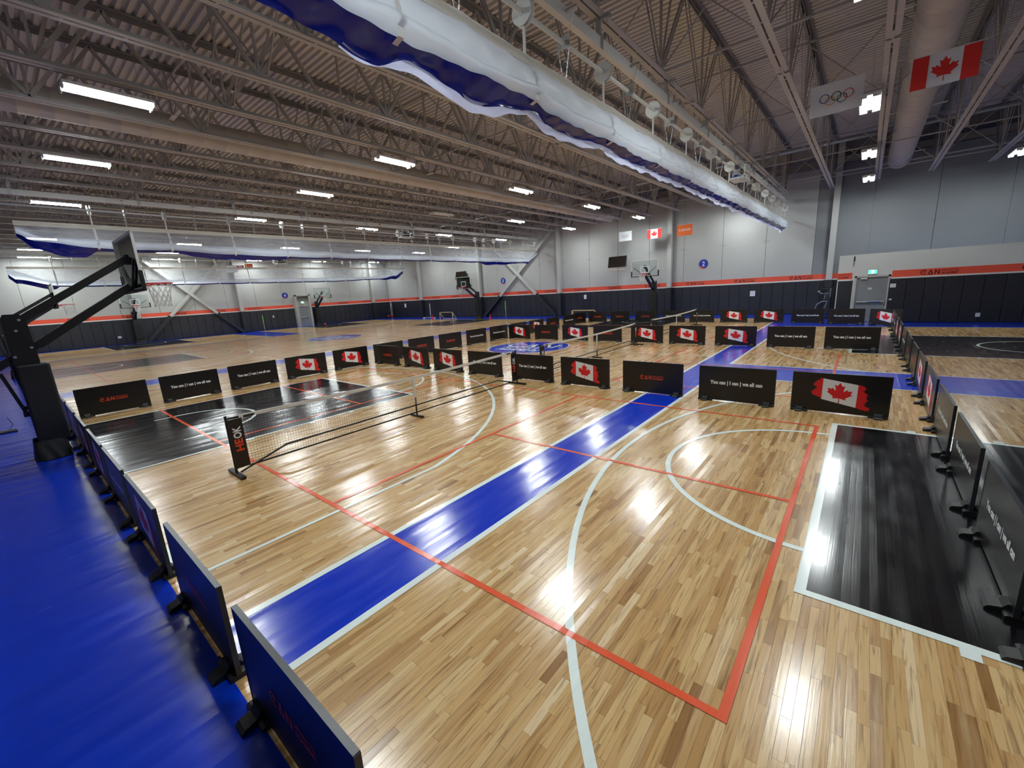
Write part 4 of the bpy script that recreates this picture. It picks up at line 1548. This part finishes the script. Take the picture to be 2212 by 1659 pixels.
def sag(tab, wheels, amp):
    f = lerp_tab(tab)
    def g_(x):
        for a, b in zip(wheels[:-1], wheels[1:]):
            if a <= x <= b:
                return f(x) - amp * math.sin(PI * (x - a) / (b - a))
        return f(x)
    return g_


W1 = [-1.33, 1.10, 3.52, 5.96, 8.42, 10.82, 13.24, 15.6, 18.05, 20.4, 22.6, 24.6, 26.4, 28.0, 29.3]
W2 = [.86, 3.12, 5.48, 7.82, 10.14, 12.43, 14.78, 17.14, 19.45, 21.7, 23.8, 25.8, 27.6, 29.2]
W3 = [.90, 3.25, 5.6, 7.98, 10.38, 12.7, 15.05, 17.4, 19.65, 21.8, 23.9, 25.8, 27.5, 29.1]
curtain('big nearest raised curtain, white netting over drooping royal blue skirt, upper centre', 3.79, -1.6, 29.4, W1,
        sag([(-1.6, 5.16), (.3, 5.14), (.9, 5.10), (3.47, 5.17), (4.0, 5.08), (6, 5.12), (28.6, 5.15), (29.4, 5.35)], W1, .02), sag([(-1.6, 5.38), (29.4, 5.42)], W1, .05),
        lerp_tab([(-1.6, .16), (0, .14), (.9, .20), (1.35, .06), (2.4, .20), (3.3, .10), (3.7, .03), (4.6, .05), (6, .02), (7.4, .06), (10, .04), (27.5, .04), (28.6, .14), (29.4, .1)]), near=True, motor=17.2, hem=True)
curtain('second raised curtain, sheer white netting with blue skirt showing at both ends', 22.5, -1.15, 29.3, W2,
        sag([(-1.15, 5.35), (-.8, 5.12), (.8, 4.93), (3.2, 4.93), (5.4, 4.82), (8, 4.78), (25, 4.74), (28, 4.8), (28.8, 5.1), (29.3, 5.45)], W2, .03),
        sag([(-1.15, 5.6), (-.5, 5.3), (.8, 5.3), (6, 5.2), (13, 5.1), (28, 5.12), (29.3, 5.6)], W2, .03),
        lerp_tab([(-1.15, .05), (-.9, .2), (-.1, .38), (.4, .32), (.86, .05), (3.2, .04), (4.0, .14), (5.5, .18), (7.5, .1), (8.2, .02), (20.5, .02), (21.8, .04), (23.0, .18), (24.5, .14), (27, .05), (28.4, .12), (29.3, .05)]), motor=15.4)
curtain('third raised curtain farthest away, sheer netting with small blue corners', 41.9, -1.15, 29.3, W3,
        sag([(-1.15, 5.3), (-.9, 4.98), (.9, 4.55), (3.3, 4.5), (20, 4.47), (26, 4.6), (28, 4.9), (29.3, 5.4)], W3, .02),
        sag([(-1.15, 5.6), (.8, 4.9), (15, 4.84), (24, 4.84), (27, 5.1), (29.3, 5.6)], W3, .02),
        lerp_tab([(-1.15, .2), (.3, .25), (.8, .22), (.95, .03), (26, .03), (27.3, .25), (28.8, .4), (29.3, .25)]), motor=15.7)


# ------------------------------------------------------------------ hanging flags
def flag(label, x, y, z, wd, kind, wave=.02, rot=-PI / 2, cord=None):
    """hangs from a thin rod along Y; its face looks towards -X"""
    t = thing('hanging_flag', label, 'flag', (x, y, z), rot)
    h = wd * (.61 if kind != 'orange' else .70)
    if kind == 'oly':
        h = wd * .66
    ph = random.uniform(0, 6)

    def dz(u, v):
        return wave * math.sin(u / wd * 7 + ph) * (-v / h) + wave * .6 * math.sin(u / wd * 3 - 2 * v + ph)
    f = lambda u, v, w_=0: (u, -.002 - w_ * 1 + dz(u, v), v)
    rod = MB().cyl((-wd / 2 - .08, 0, .01), (wd / 2 + .08, 0, .01), .01, 8)
    rod.build('rod', [M['white']], t)
    for s in (-1, 1):
        if cord:
            MB().bar((s * (wd / 2 + .05), 0, .01), (s * cord[0 if s < 0 else 1], 0, 7.165 - z), .006, .006).build('hanging_cord', [M['white']], t)
        else:
            MB().bar((s * (wd / 2 + .05), 0, .01), (s * (wd / 2 + .05), 0, ZC + .02 - z), .004, .004).build('hanging_wire', [M['galv']], t)
    base = {'can': M['white_f'], 'oly': M['white_f'], 'orange': M['orange_f']}[kind]
    c = MB()
    c.grid(lambda i, j: f(-wd / 2 + wd * i, -h * j), 24, 12)
    co = c.build('cloth', [base], t, smooth=True)
    fr_ = lambda u, v, w_: (u, dz(u, v) - .006, v)
    if kind == 'can':
        for nm, a, b in (('side_bar', -wd / 2, -wd / 4), ('side_bar', wd / 4, wd / 2)):
            q = MB(); q.grid(lambda i, j: fr_(a + (b - a) * i, -h * j, 0), 8, 12)
            q.build(nm, [M['red_f']], co, smooth=True)
        lf = MB(); leaf(lf, 0, -h * .88, h * .74, fr_)
        lf.build('leaf', [M['red_f']], co)
    elif kind == 'oly':
        r = wd * .093; k = wd * .20
        for (cx, cy, mm) in ((-k, .5, 'rb'), (0, .5, 'rk'), (k, .5, 'rr'), (-k / 2, 0, 'ry'), (k / 2, 0, 'rg')):
            q = MB(); ring(q, cx * 1.12, -h * .5 + (cy - .25) * r * 1.5, r * .86, r * 1.04, fr_, 36)
            q.build('printed_ring', [M[mm]], co)
    else:
        q = MB(); club_logo(q, -wd * .38, -h * .56, wd * .76, fr_)
        q.build('logo_print', [M['white_p']], co)
    return t


flag('nearest white flag with five linked rings hanging from the roof at upper right', 12.35, .64, 7.10, 1.07, 'oly', cord=(.98, .97))
flag('nearest red and white maple leaf flag hanging by the big duct', 12.2, -1.27, 7.05, 1.07, 'can', cord=(.94, 1.12))
flag('small white flag with five linked rings hanging before the end wall', 28.9, 13.85, 6.28, 1.0, 'oly')
flag('small maple leaf flag hanging before the end wall', 28.9, 11.66, 6.17, 1.02, 'can')
flag('small orange flag with white club logo hanging before the end wall', 28.85, 9.52, 6.19, 1.02, 'orange')
flag('tiny white ringed flag seen under the second curtain', 12.2, 43.9, 6.15, .9, 'oly', rot=-PI / 4)
flag('tiny red and white flag seen under the second curtain', 12.9, 43.9, 6.15, .6, 'can', rot=-PI / 4)
flag('tiny glowing orange flag seen under the second curtain', 13.6, 43.9, 6.3, .7, 'orange', rot=-PI / 4)


# ------------------------------------------------------------------ wall-mounted things
def tv(label, y, z):
    t = thing('wall_tv', label, 'television', (29.1, y, z), -PI / 2)
    b = MB(); b.cbox(-.75, .75, -.03, .03, -.42, .42, .012)
    q = b.build('tv_body', [M['black']], t)
    q.rotation_euler = (-.22, 0, 0)
    s = MB().box(-.72, .72, -.034, -.031, -.39, .39).build('screen', [M['tvscreen']], q)
    m = MB().bar((0, .02, 0), (0, .75, .05), .06).box(-.2, .2, .72, .78, -.2, .25).box(-.12, .12, .05, .09, -.25, .25)
    m.build('wall_bracket', [M['black']], t)
    c = MB().tube([(-.75, .74, -.45), (-1.3, .74, -.45)], .012, 6).tube([(.75, .74, -.30), (2.9, .74, -.22), (2.98, .74, -1.6)], .012, 6)
    c.build('conduit', [M['steel']], t)
    g_ = MB().box(-.6, .6, -.10, .10, -.62, -.57)
    g_.build('guard_rail', [M['woodf']], t)
    return t


tv('tilted wall TV above the hoop near the three small flags', 14.6, 4.18)
tv('tilted wall TV behind the glass of the hoop left of sign 1', 32.0, 4.30)


def round_sign(label, n, loc, rot):
    t = thing('round_sign', label, 'sign', loc, rot)
    d = MB().tube([(0, 0, 0), (0, -.015, 0)], .31, 40)
    d.build('disc', [M['sign_blue']], t)
    c = MB()
    a0, a1 = math.radians(190), math.radians(300)
    outer = [(.31 * math.cos(a0 + (a1 - a0) * i / 16), .31 * math.sin(a0 + (a1 - a0) * i / 16)) for i in range(17)]
    inner = []
    for i in range(17):
        s = i / 16
        a = a1 + (a0 - a1) * s
        r = .31 - .075 * math.sin(PI * s)
        inner.append((r * math.cos(a), r * math.sin(a)))
    poly = outer + inner[1:-1]
    tris = tessellate_polygon([[Vector((a, b, 0)) for a, b in poly]])
    c.add([(a, -.0175, b) for a, b in poly], tris)
    c.build('red_swoosh', [M['band']], t)
    hw = .04 if n == '1' else .085
    x = MB(); put_text(x, n, -hw, hw, -.15, .17, lambda u, v, w_: (u, -.0185, v), .01)
    x.build('numeral', [M['white_p']], t)


round_sign('round blue sign with a white 2 on the end wall', '2', (XW - .003, 8.53, 3.53), -PI / 2)
round_sign('round blue sign with a white 1 on the end wall by the crossed braces', '1', (XW - .003, 27.06, 3.45), -PI / 2)
round_sign('round blue sign with a white 4 on the far left wall', '4', (17.4, YW - .003, 3.35), 0)


def exit_sign(label, loc, rot):
    t = thing('exit_sign', label, 'sign', loc, rot)
    MB().cbox(-.17, .17, -.05, 0, -.1, .1, .01).build('case', [M['white']], t)
    MB().box(-.155, .155, -.053, -.05, -.085, .085).build('green_face', [M['exitg']], t)
    f = MB()
    f.box(-.05, .05, -.056, -.053, -.07, .07)
    f.build('white_door_symbol', [M['exitw']], t)
    f = MB()
    f.tube([(.0, -.057, .035), (.0, -.059, .035)], .014, 10).bar((-.0, -.058, .02), (-.012, -.058, -.02), .014, .004).bar((-.012, -.058, -.02), (-.035, -.058, -.05), .01, .004).bar((-.012, -.058, -.02), (.02, -.058, -.055), .01, .004).bar((0, -.058, .01), (.03, -.058, -.005), .008, .004).bar((0, -.058, .01), (-.03, -.058, .0), .008, .004)
    f.build('running_figure', [M['exitg']], t)
    h = MB().bar((-.14, -.02, .1), (-.14, -.02, .16), .01).bar((.14, -.02, .1), (.14, -.02, .16), .01).box(-.16, -.12, -.03, .0, .15, .17).box(.12, .16, -.03, 0, .15, .17)
    h.build('bracket', [M['alu']], t)


exit_sign('green running-man exit sign above the grey door at right', (XP + .018, -.58, 2.36), -PI / 2)
exit_sign('small green running-man exit sign over the far left door', (19.0, YW - .16, 2.55), 0)


def paper(label, loc, rot, wd, h, m='paper'):
    t = thing('wall_notice', label, 'notice', loc, rot)
    MB().box(-wd / 2, wd / 2, -.008, 0, -h / 2, h / 2).build('sheet', [M[m]], t)
    x = MB()
    for i in range(3):
        x.box(-wd * .32, wd * (.3 - .1 * (i % 2)), -.0095, -.008, h * (.22 - .2 * i), h * (.26 - .2 * i))
    x.build('printed_lines', [M['edge']], t)


paper('white notice on the black padding between two columns left of the middle', (XW - .06, 17.95, 1.6), -PI / 2, .24, .34)
paper('white notice on the black padding right of sign 2', (XW - .06, 5.36, 1.37), -PI / 2, .30, .34)
paper('small white notice on the padding under the second curtain', (XW - .06, 43.0, 1.45), -PI / 2, .3, .45)
paper('white switch plate on the padding right of the grey door', (XP - .042, -1.36, 1.69), -PI / 2, .2, .17)
paper('small red and white sticker on the padding right of the grey door', (XP - .042, -1.33, 1.06), -PI / 2, .1, .07)
paper('white tag low on the padding at the far right', (XP - .042, -4.2, .32), -PI / 2, .14, .16)
paper('small white plate low on the padding below the far left hoop', (3.9, YW - .06, .62), 0, .22, .16)
paper('small white plate on the left wall padding under sign 4', (15.9, YW - .06, 1.3), 0, .12, .2)

t = thing('security_camera', 'small dark camera on the white partition above the door', 'camera', (XP + .02, .14, 3.10), -PI / 2)
MB().cyl((0, 0, 0), (0, -.12, 0), .018, 8).cyl((0, -.12, .02), (0, -.12, -.10), .03, 10).build('arm', [M['black']], t)
MB().cyl((0, -.10, -.10), (0, -.24, -.16), .035, 12).build('lens_tube', [M['black']], t)


# ------------------------------------------------------------------ small sports gear
def goal(label, x, y, wd, h):
    t = thing('small_goal', label, 'goal', (x, y, 0))
    f = MB()
    f.box(0, .07, -wd / 2, -wd / 2 + .07, 0, h).box(0, .07, wd / 2 - .07, wd / 2, 0, h).box(0, .07, -wd / 2, wd / 2, h - .06, h)
    f.bar((.04, -wd / 2 + .035, h - .03), (.5, -wd / 2 + .035, .03), .05).bar((.04, wd / 2 - .035, h - .03), (.5, wd / 2 - .035, .03), .05)
    f.box(.47, .53, -wd / 2, wd / 2, 0, .05)
    f.build('frame', [M['woodf']], t)
    n = MB()
    for i in range(13):
        yy = -wd / 2 + .05 + (wd - .1) * i / 12
        n.bar((.04, yy, h - .03), (.5, yy, .03), .006)
    for j in range(6):
        s = j / 6
        n.bar((.04 + .46 * s, -wd / 2, h - .03 - (h - .06) * s), (.04 + .46 * s, wd / 2, h - .03 - (h - .06) * s), .006)
    n.build('net', [M['cordb']], t, kind='stuff')


goal('small pale goal frame by the end wall behind the far court', 27.4, 32.9, 2.0, .72)
goal('small pale goal frame behind the farthest row of boards', 26.4, 16.15, 2.05, .72)


def pole(label, x, y, m, h=1.55, z1=.7):
    t = thing('training_pole', label, 'pole', (x, y, 0))
    MB().cyl((0, 0, 0), (0, 0, z1), .014, 8).build('shaft', [M['white']], t)
    MB().cyl((0, 0, z1), (0, 0, h), .035, 8).build('grip', [M[m]], t)
    MB().cyl((0, 0, 0), (0, 0, .03), .12, 16).build('base', [M['rubber']], t)


pole('lime green training pole standing by the end wall near sign 1', 29.1, 26.2, 'green')
pole('lime green training pole leaning by the left wall under sign 4', 14.6, 45.6, 'green', 1.5, .75)
pole('white training pole by the end wall near the far corner', 29.1, 37.4, 'white', 1.6, .3)


def cone(label, x, y):
    t = thing('traffic_cone', label, 'cone', (x, y, 0))
    MB().tube([(0, 0, .02), (0, 0, .42)], [.09, .02], 14).build('cone_body', [M['red_p']], t)
    MB().box(-.13, .13, -.13, .13, 0, .02).build('cone_base', [M['red_p']], t)


cone('small red cone on the blue border near the crossed braces', 27.8, 27.1)
cone('small red cone on the blue border beside the pale goal', 27.6, 35.3)
t = thing('hurdle_bar', 'low white hurdle bar lying beside the red cone by the goal', 'hurdle', (28.2, 36.6, 0))
MB().box(-.03, .03, -.9, .9, .10, .14).box(-.15, .15, -.9, -.86, 0, .14).box(-.15, .15, .86, .9, 0, .14).build('bar', [M['white']], t)
t = thing('basketball', 'orange basketball lying at the foot of the far left hoop', 'ball', (20.2, 44.3, .12))
bm_ = bmesh.new(); bmesh.ops.create_uvsphere(bm_, u_segments=20, v_segments=12, radius=.12)
me_ = bpy.data.meshes.new('ball_skin'); bm_.to_mesh(me_); bm_.free(); me_.materials.append(M['ball'])
me_.polygons.foreach_set('use_smooth', [True] * len(me_.polygons)); link('ball_skin', me_, t)
sm = MB()
sm.tube([(.121 * math.cos(2 * PI * i / 24), .121 * math.sin(2 * PI * i / 24), 0) for i in range(24)], .003, 4, closed=True)
sm.tube([(.121 * math.cos(2 * PI * i / 24), 0, .121 * math.sin(2 * PI * i / 24)) for i in range(24)], .003, 4, closed=True)
sm.build('seam', [M['cordb']], t)

# exercise machine in the corner left of the grey door
t = thing('exercise_machine', 'black exercise machine standing in the corner left of the grey door', 'machine', (26.6, 1.25, -.05))
f = MB()
f.bar((0, 0, .1), (0, 0, 1.45), .08).bar((-.05, -.35, .1), (-.05, .35, .1), .1, .08).bar((.5, -.3, .1), (.5, .3, .1), .1, .08).bar((-.05, 0, .1), (.5, 0, .1), .1, .08)
f.bar((.35, -.28, .1), (.35, -.28, 1.75), .06).bar((.35, .12, .1), (.35, .12, 1.75), .06).bar((.35, -.28, 1.72), (.35, .12, 1.72), .06)
f.build('frame', [M['black']], t)
f = MB()
f.tube([(-.02, .45, .50), (-.04, .33, .82), (-.06, .12, .98), (-.06, -.1, .98), (-.04, -.05, .80), (-.02, .05, .42)], .035, 8)
f.build('fork_guard', [M['machine']], t)
f = MB()
f.tube([(-.08, .30, 1.52), (-.12, .22, 1.42), (-.12, 0, 1.38), (-.12, -.15, 1.42)], .018, 8).bar((-.05, .05, 1.1), (-.05, .0, 1.32), .03)
f.cyl((-.12, .33, 1.5), (-.12, .27, 1.56), .03, 8)
f.build('handlebar', [M['alu']], t)
f = MB().cbox(-.16, -.06, -.08, .16, 1.52, 1.68, .02)
f.build('console', [M['black']], t)
f = MB()
for i in range(8):
    f.box(.31, .33, -.22, -.16, 1.2 + i * .06, 1.23 + i * .06)
f.build('weight_plate', [M['galv']], t)
# stuff in the far corner
t = thing('equipment_cart', 'dark equipment cart with coloured balls in the far corner', 'cart', (28.6, 44.4, 0))
f = MB()
f.box(-.45, .45, -.3, .3, .15, .2).box(-.45, .45, -.3, .3, .9, .94)
for a in (-.43, .43):
    for b in (-.28, .28):
        f.box(a - .02, a + .02, b - .02, b + .02, .08, 1.5)
        f.cyl((a, b - .02, .05), (a, b + .02, .05), .05, 10)
f.build('frame', [M['black']], t)
f = MB()
for i, (a, b) in enumerate(((-.3, 0), (-.05, .1), (.2, -.05))):
    f.tube([(a, b, .2 + .02 * k) for k in range(0, 12)], [.001 + .11 * math.sqrt(max(0, 1 - ((k - 5.5) / 5.5) ** 2)) for k in range(12)], 12)
f.build('ball', [M['red_p']], t, smooth=True)
t = thing('floor_tray', 'small flat black tray on the blue floor behind the near hoop mast', 'tray', (-2.52, 14.4, 0))
MB().cbox(-.14, .14, -.12, .12, .002, .03, .008).build('tray', [M['rubber']], t)
MB().tube([(0, .1, .02), (.08, 1.0, .01), (0, 2.2, .01)], .004, 5).build('cable', [M['cordb']], t)
